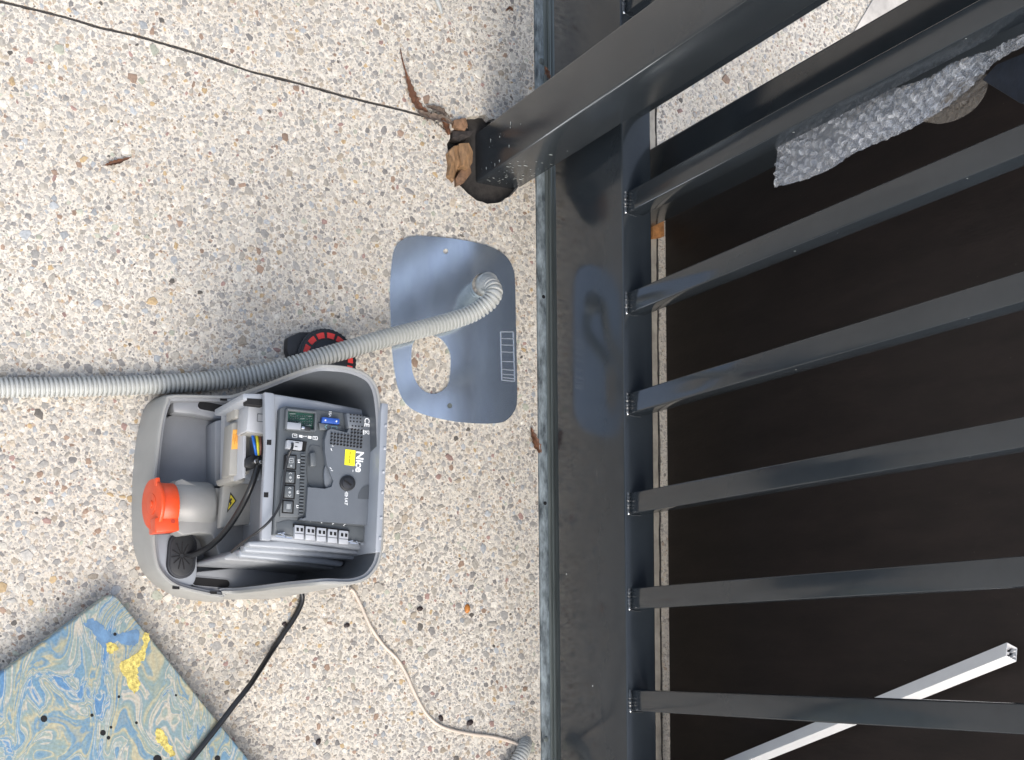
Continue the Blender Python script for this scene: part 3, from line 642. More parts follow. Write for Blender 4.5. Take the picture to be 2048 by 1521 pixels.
# outer foot: same count, matched one to one
fo_r = crom([(*at(x, y, .012)[:2], 0) for x, y in fr_out], 8)
fo_r = resample(np.array(fo_r), .002)
idx = np.linspace(0, len(fo_r)-1, len(fr_px)-1+1).astype(int)[1:]
Bm = [(-.25, -.452), (-.345, -.453), (-.389, -.468), (-.406, -.500), (-.408, -.54), (-.408, -.556), (-.408, -.566), (-.408, -.578), (-.408, -.592), (-.408, -.61)]
Bm += [tuple(fo_r[i][:2]) for i in idx]
Bm += [(-.089, -.612), (-.088, -.596), (-.088, -.584), (-.088, -.574), (-.088, -.563), (-.089, -.547), (-.091, -.50), (-.108, -.47), (-.15, -.453)]
n0 = len(Rm)
Rc = crom(Rm, 5, True); Bc = crom([(*p, 0) for p in Bm], 5, True); n = len(Rc)
cen = np.array([-.25, -.60, 0])
def inset(P, d):
    out = []
    for i in range(len(P)):
        t = P[(i+1) % n][:2]-P[i-1][:2]; t = t/(np.linalg.norm(t)+1e-9); nn = np.array([-t[1], t[0]])
        if nn@(cen[:2]-P[i][:2]) < 0: nn = -nn
        q = P[i].copy(); q[:2] += nn*d; out.append(q)
    return out
rings = [Bc]
for t, o_ in ((.30, 0.), (.62, .0), (.86, .0)):
    rings.append([np.array([*(b[:2]*(1-t)+r[:2]*t), r[2]*t]) for b, r in zip(Bc, Rc)])
rings.append([r-np.array([0, 0, .0015]) for r in Rc])
i1 = inset(Rc, .0012); rings.append(i1)
i2 = inset(Rc, .0042); rings.append(i2)
i3 = inset(Rc, .0055); rings.append([p-np.array([0, 0, .0035]) for p in i3])
i4 = inset(Rc, .0085); rings.append([p-np.array([0, 0, .0042]) for p in i4])
rings.append([np.array([p[0]*.5+q[0]*.5, p[1]*.5+q[1]*.5, q[2]*.45+.01]) for p, q in zip(inset(Rc, .011), inset(Rc, .011))])
rings.append([np.array([p[0], p[1], .014]) for p in inset(Rc, .013)])
V = [p for r in rings for p in r]; Fc = []
for q in range(len(rings)-1):
    for i in range(n): Fc.append([q*n+i, q*n+(i+1) % n, (q+1)*n+(i+1) % n, (q+1)*n+i])
split = 6
o = _link('shell', V[:(split+1)*n], [f for f in Fc if max(f) < (split+1)*n], SHELL, mo, True)
V2 = V[split*n:]; F2 = [[i-split*n for i in f] for f in Fc if min(f) >= split*n]
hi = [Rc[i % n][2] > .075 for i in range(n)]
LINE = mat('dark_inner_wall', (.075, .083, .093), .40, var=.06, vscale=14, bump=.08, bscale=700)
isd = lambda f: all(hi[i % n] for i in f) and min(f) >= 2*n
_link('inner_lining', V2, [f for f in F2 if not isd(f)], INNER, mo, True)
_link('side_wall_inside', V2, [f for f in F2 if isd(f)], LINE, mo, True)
fl = [tuple(p[:2]) for p in inset(Rc, .0128)]
o = plate('base_floor', fl[::2], [], .016, .004, INNER, mo)
for a in ((404, 811, 462, 822, 8.2), (393, 1163, 451, 1168, 8.2)):
    z = .056
    prism('slot_frame', capsule(a[0], a[1], a[2], a[3], a[4]+2.5), z, .016, INNER, mo, .001)
    prism('fixing_slot', capsule(*a), z+.0004, z-.004, HOLE, mo)
for p in ((448, 799), (428, 1186), (353, 1176)):
    prism('clip_hole', [(p[0]-7, p[1]-3), (p[0]+6, p[1]-2.5), (p[0]+6, p[1]+3), (p[0]-7, p[1]+2.5)], zf+.0005, zf-.004, HOLE, mo)
MID = mat('mid_grey_plastic', (.215, .218, .215), .36, var=.06, vscale=14, bump=.1, bscale=700)
# raised light corner shelf and grommet
prism('corner_shelf', blob([(310, 1070), (330, 1064), (360, 1066), (390, 1072), (394, 1110), (393, 1150), (385, 1170), (368, 1176), (345, 1164), (322, 1146), (312, 1112)], 4), .058, .016, TRAY, mo, .002)
gr = prism('cable_grommet', capsule(366, 1091, 363, 1129, 28.5, 14), .066, .052, RUBBER, mo, .0015)
prism('inner_pad', capsule(366, 1092, 363, 1128, 24, 14), .0672, .065, BLACK, gr, .0008)
ribs = []
for k in range(11):
    a = 2*math.pi*k/11+.2; ribs.append(quad(364+4*math.cos(a), 1112+4*math.sin(a), 364+21*math.cos(a), 1112+33*math.sin(a)*(.85 if abs(math.sin(a)) > .8 else .75), .9))
for rb_ in ribs: prism('radial_rib', rb_, .0684, .067, HOLE, gr)
# gear housing hump and its drum
prism('gear_housing', blob([(352, 962), (400, 973), (450, 976), (500, 964), (545, 958), (560, 1080), (505, 1092), (447, 1117), (430, 1085), (424, 1070), (398, 1066), (352, 1062)], 3), .105, .016, MID, mo, .006, seg=3)
kc = np.array(at(303, 1009, .108)); 
cyl('drum_cover', (kc[0]-.004, kc[1]+.034, .082), .036, .064, MID, mo, (0, 1, 0), 40, .007)
prism('side_box', [(430, 842), (520, 828), (520, 965), (430, 974)], .080, .016, INNER, mo, .003)
prism('left_ledge', [(345, 800), (400, 795), (560, 798), (560, 850), (470, 842), (430, 838), (390, 830), (346, 826)], .0548, .016, INNER, mo, .006)
prism('right_ledge', [(372, 1146), (470, 1136), (600, 1140), (600, 1182), (450, 1191), (400, 1184)], .0548, .016, INNER, mo, .003)
prism('front_floor', blob([(318, 860), (345, 830), (420, 838), (520, 850), (560, 1150), (400, 1150), (330, 1120), (314, 1080), (312, 960)], 3), .030, .016, INNER, mo, .003)
# orange release knob
kn = cyl('release_knob', (kc[0], kc[1], kc[2]), .0375, .006, ORANGE, mo, (0, 1, -.16), 48, .0015)
for r, d in ((.016, .0008), (.006, .0022)): cyl('knob_ring', (kc[0], kc[1]-d, kc[2]+d*.16), r, d+.0005, ORANGE, kn, (0, 1, -.16), 32, .0004)
cyl('knob_body', (kc[0]+.001, kc[1]+.0078, kc[2]-.001), .0335, .025, ORANGE, kn, (0, 1, -.05), 48, .002)
prism('lock_bracket', [(310, 1036), (357, 1032), (359, 1062), (312, 1066)], .132, .09, ORANGE, kn, .002)
prism('lock_wing', [(311, 956), (320, 955), (321, 972), (312, 972)], .128, .09, ORANGE, kn, .0012)
prism('lock_eye', dot(346, 1043, 4.5, 14), .1326, .130, mat('dark_orange_plastic', (.35, .03, .01), .5), kn)
prism('lock_base', [(308, 1062), (345, 1060), (345, 1067), (309, 1069)], .086, .07, BLACK, kn, .001)
# metal bracket panel with the warning triangle
prism('bracket_panel', [(446, 972), (512, 962), (501, 1048), (440, 1056)], .135, .118, BEIGE, mo, .0012)
prism('bracket_edge', [(510, 962), (514, 962), (503, 1050), (500, 1050)], .138, .115, PALE, mo)
tri = prism('warning_triangle', [(461, 985), (473, 1002), (454, 1026)], .1358, .1345, BINK, mo)
prism('triangle_face', [(461.5, 990), (470.5, 1002), (456.5, 1020)], .1363, .1357, TRI, tri)
multi('lightning_bolt', [[(462, 996), (464.5, 999), (461.5, 1003.5), (463.5, 1006), (459, 1014), (460, 1007), (458, 1004)]], .1368, .1362, BINK, tri)
# transformer block
tf = prism('transformer_box', [(464, 846), (500, 838), (500, 948), (458, 952)], .205, .165, BEIGE, mo, .0025)
pr = prism('orange_label', [(466, 860), (480, 859), (479, 898), (463, 899)], .2057, .2045, OLAB, tf)
multi('label_line', [quad(468+k*2.6, 864+R.uniform(0, 4), 466+k*2.6, 892-R.uniform(0, 10), .45) for k in range(5)], .2060, .2055, DINK, tf)
prism('transformer_foot', [(458, 951), (478, 950), (492, 958), (488, 966), (462, 962)], .19, .12, BEIGE, tf, .002)
prism('upper_lug', [(470, 797), (500, 790), (498, 838), (470, 836)], .215, .17, BEIGE, tf, .003)
prism('side_flange', [(488, 804), (494, 804), (491, 956), (485, 956)], .232, .12, PALE, mo, .0008)
prism('flange_rib', [(491, 806), (502, 806), (500, 842), (490, 842)], .240, .14, TRAY, mo, .001)
prism('transformer_face', [(490, 842), (512, 838), (524, 960), (486, 958)], .19, .10, TRAY, mo, .002)
# tray carrying the control board
ZB = .300
tray_px = [(531, 785), (640, 802), (748, 823), (766, 826), (764, 960), (757, 1103), (735, 1103), (640, 1090), (545, 1080), (524, 1080), (526, 1010), (530, 940), (533, 870)]
ty = prism('control_tray', tray_px, ZB, .284, TRAY, mo, .004, seg=3)
tp = [at(x, y, ZB)[:2] for x, y in tray_px]; tc_ = np.mean(tp, 0)
prismxy('chassis', [tuple(tc_+(p-tc_)*np.array([.93, .80])+np.array([0, .018])) for p in tp], .2835, .016, INNER, mo, .003)
prism('tray_front_lip', [(529, 784), (549, 787), (552, 880), (547, 1000), (543, 1082), (523, 1080), (525, 1000), (531, 900)], ZB+.006, ZB-.006, TRAY, mo, .002)
prism('cable_notch', [(486, 787), (532, 788), (531, 806), (486, 800)], ZB-.012, .15, TRAY, mo, .002)
prism('notch_inside', [(494, 797), (529, 799), (528, 812), (495, 808)], ZB-.0115, ZB-.03, HOLE, mo)
for p in ((538.5, 885), (532.5, 990)): prism('clip_hole', [(p[0]-4.5, p[1]-5), (p[0]+4.5, p[1]-5), (p[0]+4, p[1]+5.5), (p[0]-5, p[1]+5)], ZB+.0063, ZB-.004, HOLE, mo)
prism('rear_lip', [(764, 806), (777, 808), (771, 960), (762, 1105), (751, 1105), (757, 960), (762, 826)], .3565, ZB-.03, TRAY, mo, .0015)
for k in range(6):
    yy = 850+k*45+R.uniform(-6, 6); xx = 775-(yy-808)*.05
    prism('lip_tooth', [(xx-3, yy), (xx+2, yy), (xx+2, yy+5), (xx-3, yy+5)], ZB+.0585, ZB+.04, PALE, mo, .0006)
for k, (a, z) in enumerate((([(497, 1083), (560, 1081), (640, 1092), (740, 1104), (745, 1112), (640, 1103), (498, 1093)], .290), ([(488, 1090), (560, 1091), (640, 1102), (736, 1113), (732, 1122), (640, 1114), (490, 1104)], .268), ([(478, 1100), (560, 1102), (640, 1114), (690, 1124), (684, 1134), (640, 1128), (480, 1114)], .24))):
    prism('stepped_lip', a, z, z-.022, TRAY, mo, .003, seg=3)
prism('side_wall', [(447, 1113), (480, 1098), (560, 1110), (690, 1128), (680, 1142), (560, 1128), (450, 1121)], .20, .03, INNER, mo, .003)
# control board
BZ = ZB+.012
cb = prism('control_board', [(560, 817), (572, 812), (694, 826), (726, 831), (764, 838), (760, 1086), (735, 1084), (560, 1070), (547, 1070), (553, 950)], BZ, ZB-.002, DARKB2, mo, .0025)
ZC = BZ+.011
cover = [(655, 862), (662, 858), (694, 866), (702, 850), (703, 834), (726, 836), (727, 833), (763, 840), (758, 1052), (620, 1042), (600, 1040), (612, 1035), (616, 975), (650, 978), (663, 974), (667, 962), (660, 945), (654, 930), (650, 905), (650, 880)]
cv = plate('board_cover', [at(x, y, ZC)[:2] for x, y in cover], [], ZC, BZ-.001, DARKB, cb)
prism('raised_vent_step', [(693, 826), (726, 831), (727, 862), (697, 856)], ZC+.003, BZ, DARKB, cb, .0015)
prism('left_board_block', [(578, 901), (612, 904), (615, 970), (613, 1036), (560, 1034), (564, 960)], BZ+.0045, BZ-.001, DARKB2, cb, .0015)
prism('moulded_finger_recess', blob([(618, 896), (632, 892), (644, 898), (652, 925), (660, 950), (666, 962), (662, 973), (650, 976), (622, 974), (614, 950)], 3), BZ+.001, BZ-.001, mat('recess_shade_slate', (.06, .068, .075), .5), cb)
prism('recess_key', [(620, 905), (633, 904), (634, 933), (621, 934)], BZ+.008, BZ, DARKB2, cb, .003)
prism('drum_slope', blob([(652, 930), (660, 945), (668, 960), (668, 972), (652, 976), (648, 950)], 3), BZ+.006, BZ, DARKB, cb, .002)
# receiver slot
bx = [(575, 819), (633, 825), (631, 862), (573, 858)]
prism('slot_pit', bx, BZ+.0006, BZ-.002, PCB, cb)
for i in range(4):
    a, b = bx[i], bx[(i+1) % 4]; prism('slot_frame', quad(a[0], a[1], b[0], b[1], 2.2), BZ+.008, BZ-.001, DARKB2, cb, .0008)
multi('receiver_pin', [dot(582+4.6*i, 832+R.uniform(-1, 1)+j*5.5, 1.0, 6) for i in range(10) for j in range(4)], BZ+.003, BZ, DARKB2, cb)
multi('solder_pad', [quad(x, y, x+w_, y, .7) for x, y, w_ in ((579, 828, 12), (600, 838, 9), (616, 833, 7), (596, 846, 6), (583, 849, 5), (611, 851, 12))], BZ+.0015, BZ, mat('solder', (.25, .3, .28), .4, .5), cb)
prism('relay_block', [(575, 844), (603, 847), (602, 860), (574, 858)], BZ+.010, BZ, TRAY, cb, .001)
prism('jumper_pin', [(604, 853), (612, 854), (611, 859), (603, 858)], BZ+.009, BZ, CHROME, cb, .0005)
prism('jumper_cap', [(611, 853), (622, 854), (621, 862), (610, 861)], BZ+.010, BZ, BLACK, cb, .0008)
fs_ = prism('blade_fuse', [(645, 834), (680, 838), (679, 849), (644, 845)], BZ+.009, BZ, BLUE, cb, .0012)
for x in (651, 673): prism('fuse_contact', dot(x, 841+(x-651)*.1, 1.6, 8), BZ+.0095, BZ+.008, INK, fs_)
prism('fuse_seat', [(637, 846), (683, 852), (682, 864), (640, 860)], BZ+.004, BZ, DARKB2, cb, .001)
multi('seat_mark', [quad(650, 853, 655, 850, .5), quad(650, 853, 654, 858, .5), quad(663, 853, 674, 854, .5), quad(663, 853, 663, 858, .5), quad(674, 854, 674, 859, .5)], BZ+.0044, BZ+.0038, mat('teal_ink', (.15, .3, .33), .5), cb)
text('fuse_print', '15A', 660, 828.5, BZ+.0003, .0052, INK, cb, bold=.0001)
# vent holes
dots = []
for r in range(3):
    for c in range(4): dots.append((701.5+c*6.6-r*.2, 829.5+r*6.6+c*.6))
for r in range(3):
    for c in range(4): dots.append((705+c*6.4-r*.2, 852+r*6.6+c*.6))
for r in range(4):
    for c in range(10): dots.append((664.5+c*6.6-r*.4, 867+r*6.7+c*.85))
multi('vent_hole', [dot(x, y, 1.75, 7) for x, y in dots if not (x < 700 and y < 866.5)], ZC+.0034, ZC-.0006, HOLE, cb)
# print and labels on the cover
text('maker_name', 'Nice', 718.5, 924, ZC+.0004, .0158, INK, cb, bold=.0004)
text('ce_mark', 'CE', 733.5, 845, ZC+.0034 if False else ZC+.0004, .0108, INK, cb, bold=.00015)
bn = [quad(729, 861, 737, 869, .5), quad(737, 861, 729, 869, .5), quad(729, 862, 737, 862.5, .5), quad(738, 862, 738, 869, .5), quad(727, 860, 727, 870, .8), quad(730, 861.5, 730, 868.5, .5)]
multi('bin_mark', bn, ZC+.0006, ZC-.0002, INK, cb)
sm = []
for k, (a, b) in enumerate(((843, 868), (845, 861), (843, 866), (844, 860))): sm += [quad(745+k*3.1, a+j, 745+k*3.1, min(b, a+j+R.uniform(1.5, 4)), .42) for j in np.arange(0, b-a-1, 4.6)]
sm += [quad(745, 868, 745, 878, .4)]
multi('small_print', sm, ZC+.0006, ZC-.0002, INK, cb)
ys = prism('yellow_sticker', [(691, 899), (711, 901.5), (709, 932.5), (689, 930)], ZC+.0007, ZC-.0002, YEL, cb)
multi('sticker_print', [quad(700.5-.08*j, 904+j, 700.4-.08*j, 904+j+1.4, 1.5) for j in (0, 2.2, 4.4, 7.5, 9.7, 12, 15, 17.2, 19.4, 21.6)], ZC+.0010, ZC+.0006, mat('olive_ink', (.25, .22, .01), .5), cb)
sc_ = prism('fuse_cap_ring', dot(696, 966.5, 15.5, 28), ZC+.003, ZC-.001, BLACK, cb, .001)
prism('fuse_cap', dot(696, 966, 11.3, 28), ZC+.0055, ZC, RUBBER, sc_, .001)
prism('cap_slot', quad(689, 961, 703, 971, 1.7), ZC+.0062, ZC+.005, HOLE, sc_)
text('fuse_rating', '1AT', 692, 1003, ZC+.0004, .0062, INK, cb, bold=.0001)
multi('fuse_symbol', [quad(690.5, 986, 695.5, 986, .45), quad(695.5, 986, 695.2, 992.5, .45), quad(690.3, 992.5, 695.3, 992.5, .45), quad(690.5, 986, 690.3, 992.5, .45), quad(693, 983.5, 692.8, 995, .4)], ZC+.0006, ZC-.0002, INK, cb)
q = [(738, 970)]+[(738-22*math.sin(a), 970+28*(1-math.cos(a))) for a in np.linspace(.15, math.pi/2, 8)]+[(738, 999)]
prism('thumb_notch', q, ZC+.0006, ZC-.001, mat('notch_slate', (.06, .068, .078), .45), cb)
multi('corner_tick', [quad(662, 897, 664, 902, .45), quad(664, 892, 667, 893, .45), quad(660, 935, 663, 939, .45), quad(662, 941, 666, 942, .45), quad(706, 940, 706, 944, .45)], ZC+.0006, ZC-.0002, INK, cb)
prism('pale_latch', [(752, 869), (764, 871), (763, 902), (750, 900)], ZC+.010, ZC-.002, PALE, cb, .0015)
# push buttons
KS = [(573, 909, 939), (571.5, 941, 968), (570, 970, 998), (567.5, 1000, 1027)]
for k, (x, ya, yb) in enumerate(KS):
    f_ = prism('button_frame', [(x-2, ya), (x+20.5, ya+1.5), (x+19.5, yb+1), (x-3.5, yb-.5)], BZ+.0062, BZ, HOLE, cb)
    b_ = prism('push_button', [(x+.3, ya+2.2), (x+18.3, ya+3.2), (x+17.3, yb-1.6), (x-.9, yb-3)], BZ+.0080, BZ, DARKB2, cb, .001)
    cxb = x+9.5; cyb = (ya+yb)/2
    if k == 0: g_ = [quad(cxb-4, cyb-7, cxb+4, cyb-7, .5), quad(cxb-4, cyb+2, cxb+4, cyb+2, .5), quad(cxb-4, cyb-7, cxb-4, cyb+2, .5), quad(cxb+4, cyb-7, cxb+4, cyb+2, .5), quad(cxb-2, cyb-2.5, cxb+2, cyb-2.5, .9), dot(cxb, cyb+8, 2, 8)]
    elif k in (1, 2): g_ = [dot(cxb, cyb+1, 2.6, 8), quad(cxb-3, cyb-6, cxb, cyb-9, .6), quad(cxb+3, cyb-6, cxb, cyb-9, .6), quad(cxb-3, cyb+6, cxb, cyb+10, .6), quad(cxb+3, cyb+6, cxb, cyb+10, .6)]
    else: g_ = [quad(cxb-2.4, cyb-5, cxb-2.8, cyb+5, .9), quad(cxb+.4, cyb-5, cxb, cyb+5, .9), quad(cxb+3.2, cyb-5, cxb+2.8, cyb+5, .9)]
    multi('button_symbol', g_, BZ+.0084, BZ+.0078, mat('grey_ink', (.35, .37, .38), .5), b_)
for k, (s_, y_) in enumerate((('L4', 923), ('L3', 954), ('L2', 985), ('L1', 1014))): text('led_label', s_, 597.5-k*.9, y_, BZ+.0049, .0048, INK, cb, bold=.0001)
multi('led_rib', [quad(602-(y_-908)*.035, y_, 610.5-(y_-908)*.035, y_+.6, 1.5) for y_ in np.arange(910, 1030, 6.6)], BZ+.0065, BZ+.004, DARKB2, cb)
multi('led_groove', [quad(602-(y_-908)*.035, y_+3.2, 610.5-(y_-908)*.035, y_+3.8, .5) for y_ in np.arange(910, 1026, 6.6)], BZ+.0052, BZ+.004, HOLE, cb)
# jumper icons
multi('icon_strip', [quad(585, 868, 594, 869, .5), quad(585, 875, 594, 876, .5), quad(585, 868, 585, 875, .5), quad(588, 871.5, 593, 872, .7), quad(594, 869, 594, 876, .5), [(598, 870), (605, 871), (605, 876), (598, 875)], quad(607, 873, 609, 873, .9), quad(611, 873, 613, 873.5, .9), [(616, 872), (623, 873), (622.6, 878), (616, 877)], quad(626, 873, 635, 874, .5), quad(626, 879, 634.5, 880, .5), quad(626, 873, 626, 879, .5), quad(635, 874, 634.5, 880, .5), quad(629, 876, 632, 876.5, .8)], BZ+.0006, BZ-.0002, INK, cb)
# aerial connector
prism('connector_pit', [(573, 878), (614, 884), (611, 903), (570, 898)], BZ+.0012, BZ-.001, HOLE, cb)
ac = prism('aerial_connector', [(575, 880), (606, 884), (604, 901), (573, 897)], BZ+.009, BZ, PALE, cb, .001)
multi('connector_mark', [dot(585, 888, 3, 8), quad(591, 885, 598, 886, .8), quad(590, 893, 595, 894, .8)], BZ+.0094, BZ+.008, BLACK, ac)
# lower terminal strip
prism('terminal_trench', [(552, 1046), (575, 1040), (640, 1045), (740, 1056), (752, 1062), (748, 1086), (640, 1076), (556, 1068)], BZ+.0010, BZ-.001, DARKB2, cb, .001)
for k in range(5):
    x = 590+k*22.2; y = 1050+k*2.7; w_ = 18.5
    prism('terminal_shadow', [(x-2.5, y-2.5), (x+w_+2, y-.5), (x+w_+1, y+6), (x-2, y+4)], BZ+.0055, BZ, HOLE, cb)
    t_ = prism('terminal_block', [(x, y), (x+w_, y+1.9), (x+w_-.8, y+29), (x-1, y+27.5)], BZ+.008, BZ, PALE, cb, .001)
    for j in (0, 1):
        sx = x+3.2+j*8.2; prism('wire_entry', [(sx, y+5.5+j*.8), (sx+4.8, y+6+j*.8), (sx+4.6, y+13+j*.8), (sx-.1, y+12.4+j*.8)], BZ+.0084, BZ+.006, HOLE, t_)
    multi('block_groove', [quad(x, y+17, x+w_-.4, y+18.6, .5)], BZ+.0083, BZ+.0078, BLACK, t_, None)
    multi('terminal_mark', [quad(x+8, y-9, x+14, y-14, .8)], BZ+.0014, BZ+.0008, INK, cb, None)
multi('chrome_clip', [quad(552, 1072, 584, 1077, 1.4), quad(556, 1068, 570, 1066, 1), quad(563, 1066, 572, 1075, 1), quad(700, 1086, 728, 1089, 1.2), quad(712, 1083, 722, 1090, 1), quad(696, 1084, 706, 1082, 1)], BZ+.007, BZ+.003, CHROME, cb)
prism('corner_step', [(738, 1064), (752, 1057), (757, 1058), (754, 1092), (738, 1090)], BZ+.012, BZ-.001, BLACK, cb, .001)
# plug, wires, clamp
pg = prism('mains_plug', [(498, 806), (535, 812), (534, 868), (493, 862)], .262, .215, PALE, mo, .0018)
multi('plug_groove', [quad(515, 828, 535, 830, .6), quad(515, 828, 514.5, 843, .6), quad(514.5, 843, 534, 845, .6)], .2624, .2615, DARKB2, pg)
prism('plug_lip', [(494, 861), (532, 867), (531, 871), (493, 866)], .256, .225, BEIGE, pg, .001)
for (a, b, m_, nm) in (((504, 866), (513, 910), WBLUE, 'blue_wire'), ((512, 867), (516, 910), WYEL, 'yellow_wire'), ((519, 868), (520, 909), WBRN, 'brown_wire')):
    tube(nm, [at(a[0], a[1]-2, .236), at((a[0]+b[0])/2+(1.5 if a[0] > 510 else 0), (a[1]+b[1])/2, .244), at(b[0], b[1], .236)], .0022, m_, mo, ring=10)
prism('cable_clamp', [(490, 918), (504, 910), (522, 907), (526, 930), (506, 938), (490, 935)], .236, .16, BLACK, mo, .002)
for x, y in ((513, 923), (523, 924)):
    c = at(x, y, .246); cyl('clamp_screw', (c[0], c[1], .236), .0032, .010, CHROME, mo, n=16, bevel=.001)
tube('mains_cable', [at(x, y, z) for x, y, z in [(517, 915, .232), (516, 932, .235), (508, 958, .235), (495, 990, .225), (478, 1022, .20), (458, 1053, .17), (435, 1080, .135), (412, 1098, .10), (388, 1109, .075), (372, 1110, .062)]], .0046, CABLE, mo, ring=16)
tube('aerial_wire', [at(x, y, z) for x, y, z in [(585, 888, .322), (584, 896, .334), (576, 915, .330), (570, 945, .326), (567, 975, .324), (562, 1003, .322), (551, 1027, .320), (536, 1046, .318), (518, 1062, .312), (502, 1074, .296), (482, 1089, .266), (463, 1105, .236)]], .0019, CABLE, mo, ring=10)
for x, y in ((453, 1114), (493, 1106)): 
    c = at(x, y, .13); cyl('small_stud', (c[0], c[1], .12), .0035, .012, PALE, mo, n=14, bevel=.001)

# ------------------------------------------------------------------ litter
def leaf(name, pts, widths, z, m, label, curl=.004, cat='leaf', lift=0.):
    P = crom([(*p, 0) for p in pts], 6); n = len(P); V = []; Fc = []; Wd = np.interp(np.linspace(0, 1, n), np.linspace(0, 1, len(widths)), widths)
    for i in range(n):
        t = P[min(i+1, n-1)]-P[max(i-1, 0)]; t = t/np.linalg.norm(t); nn = np.array([-t[1], t[0], 0]); zz = z+lift*math.sin(math.pi*i/(n-1))
        for s_, dz in ((-1, curl), (-.4, 0), (.4, 0), (1, curl)):
            j = 1+.25*math.sin(i*1.9+s_*3)
            q = P[i]+nn*s_*Wd[i]*j; V.append(at(q[0], q[1], zz+dz*(Wd[i]/max(widths))+.0008*math.sin(i*.9)))
    k = len(V); V += [(v[0], v[1], v[2]-.0005) for v in V]
    for i in range(n-1):
        for s_ in range(3):
            a = i*4+s_; Fc += [(a, a+1, a+5, a+4), (k+a+4, k+a+5, k+a+1, k+a)]
        Fc += [(i*4, i*4+4, k+i*4+4, k+i*4), (i*4+3, k+i*4+3, k+i*4+7, i*4+7)]
    o = _link(name, V, Fc, m, None, True); return tag(o, label, cat)
leaf('dry_leaf', [(801, 98), (805, 120), (812, 145), (820, 172), (828, 195), (840, 215), (862, 232)], [.8, 1.2, 1.5, 5, 7.5, 6, 4], .004, LEAF, 'long brown dry leaf with a thin stalk lying by the paving joint near the post', .004)
leaf('dry_leaf', [(836, 222), (856, 232), (880, 236), (905, 246)], [3, 7, 7, 3], .006, LEAFG, 'crumpled greyish leaf scrap at the edge of the post hole', .005)
leaf('dry_leaf', [(210, 331), (222, 327), (238, 323), (262, 315)], [1, 4, 4.5, .6], .003, LEAF, 'small reddish dry leaf alone on the paving left of everything', .003)
leaf('dry_leaf', [(1062, 855), (1068, 872), (1075, 892), (1082, 908)], [.8, 5, 7, 1.5], .004, LEAF, 'brown dry leaf against the galvanised track below the zinc plate', .003)
leaf('dry_leaf', [(1090, 133), (1095, 146), (1100, 158)], [1, 5, 2], .031, LEAF, 'dark curled leaf caught on the track just above the front post', .002)
leaf('dry_leaf', [(1012, 22), (1020, 16), (1026, 22)], [1, 3, 1], .003, LEAF, 'tiny brown leaf on the paving at the top of the photo', .002)
leaf('dry_leaf', [(852, 212), (868, 216), (884, 222), (893, 232)], [1, 5, 6, 2], .004, LEAFG, 'small torn grey leaf bit above the crumpled scrap by the post hole', .006)
leaf('dry_leaf', [(884, 236), (893, 252), (898, 270)], [2, 6, 3], .005, LEAF, 'curled brown leaf piece hanging over the upper left rim of the post hole', .006)
def chunk(name, px, z1, z0, m, label, cat):
    n = len(px); T = [at(x, y, z1+R.uniform(-.004, .004)) for x, y in px]
    V = [tuple(t) for t in T]+[(t[0]+R.uniform(-.002, .002), t[1]+R.uniform(-.002, .002), z0) for t in T]+[tuple(np.mean(T, 0)+np.array([0, 0, .002]))]
    Fc = [[i, (i+1) % n, 2*n] for i in range(n)]+[[i, n+i, n+(i+1) % n, (i+1) % n] for i in range(n)]+[[n+i for i in range(n)]]
    return tag(_link(name, V, Fc, m, None, False, True, .0006), label, cat)
chunk('wood_wedge', [(919, 287), (938, 286), (946, 304), (945, 326), (937, 338), (925, 330), (918, 306)], .020, -.04, WOOD, 'light brown split wood wedge jammed against the foot of the front post', 'wood')
chunk('wood_wedge', [(897, 305), (908, 292), (918, 291), (922, 322), (912, 345), (907, 364), (898, 350), (903, 326)], .012, -.04, WOOD, 'yellowish splintered wood wedge at the left rim of the post hole', 'wood')
chunk('wood_wedge', [(926, 334), (940, 330), (943, 346), (928, 366), (914, 372), (912, 356)], .008, -.045, WOODD, 'dark brown wood wedge lowest in the post hole', 'wood')
chunk('wood_wedge', [(908, 240), (932, 236), (936, 252), (930, 262), (914, 256), (908, 250)], .010, -.01, WOODD, 'small brown wood bit between the leaf scrap and the post', 'wood')
chunk('bark_piece', [(905, 262), (930, 262), (948, 262), (940, 274), (918, 284), (906, 276)], .004, -.03, mat('bark', (.035, .028, .024), .8, var=.5, vscale=150, bump=1), 'dark bark piece in the upper rim of the post hole', 'bark')
R = random.Random(11); V = []; Fc = []
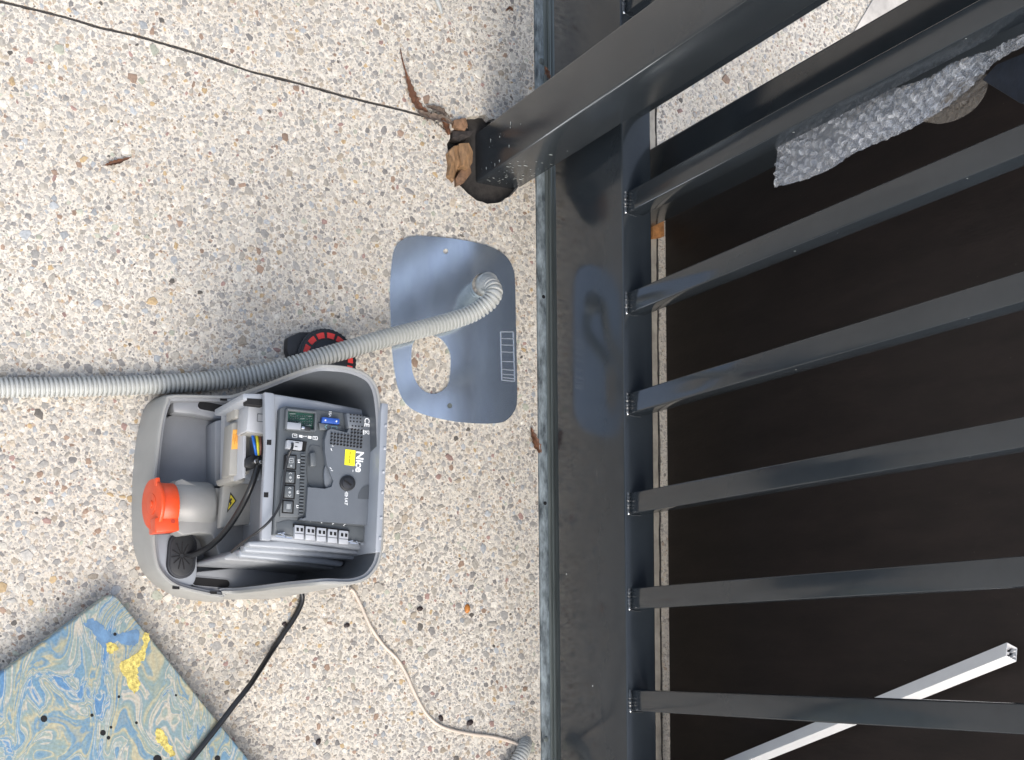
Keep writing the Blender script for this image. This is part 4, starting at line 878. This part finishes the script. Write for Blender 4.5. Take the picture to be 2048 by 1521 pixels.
for i in range(46):
    x = R.gauss(885, 22); y = 228+(x-860)*.35+R.gauss(0, 9)
    if x > 935: continue
    z = .0008; c = at(x, y, 0); s_ = R.uniform(.0008, .0024); b = len(V); a = R.uniform(0, 6.28)
    for k in range(4): V.append((c[0]+s_*math.cos(a+k*1.57)*(1.8 if k % 2 else .7), c[1]+s_*math.sin(a+k*1.57)*(1.8 if k % 2 else .7), z))
    V.append((c[0], c[1], z+s_*.9)); Fc += [(b+k, b+(k+1) % 4, b+4) for k in range(4)]+[(b+3, b+2, b+1, b)]
o = _link('leaf_crumbs', V, Fc, LEAFG); tag(o, 'dark leaf crumbs scattered along the joint beside the post hole', 'debris', None, 'stuff')
OS = mat('orange_seed', (.42, .16, .03), .5, var=.3, vscale=200)
for (x, y, r, m_, lb) in ((840, 1218, 6, SEED, 'dark seed on the paving right of the beige wire start'), (694, 1251, 5.5, SEED, 'dark seed between the black cable and the beige wire'), (882, 1437, 6, SEED, 'dark brown seed just above the bend of the beige wire'), (940, 1446, 7, SEED, 'dark brown seed nearest the short conduit end'), (935, 1218, 8, OS, 'orange brown seed midway between the zinc plate and the conduit end'), (637, 1484, 6, SEED, 'dark seed on the stained paving near the bottom of the photo'), (569, 1248, 4.5, SEED, 'tiny dark seed touching the left side of the black cable')):
    c = at(x, y, .002); V = []; Fc = []; bm = bmesh.new(); bmesh.ops.create_icosphere(bm, subdivisions=2, radius=1)
    rr = r/1200.; an = R.uniform(0, 3)
    for v in bm.verts:
        k = 1+.22*mnoise.noise(v.co*2+Vector((x, y, 0))); X_, Y_ = v.co.x*rr*k*1.25, v.co.y*rr*k*.85
        V.append((c[0]+X_*math.cos(an)-Y_*math.sin(an), c[1]+X_*math.sin(an)+Y_*math.cos(an), max(0.0002, .0014+v.co.z*rr*k*.55)))
    Fc = [[v.index for v in f.verts] for f in bm.faces]; bm.free()
    tag(_link('seed', V, Fc, m_, None, True), lb, 'seed', 'seeds fallen on the paving')
tag(tube('cable_offcut', [at(868, -20, .004), at(873, -2, .004), at(880, 14, .004), at(884, 28, .003)], .004, HOSE, ring=10, radii=[.0042, .0042, .0038, .002]), 'pale grey cable tip reaching in at the top edge of the photo', 'cable')

S.render.engine = 'CYCLES'
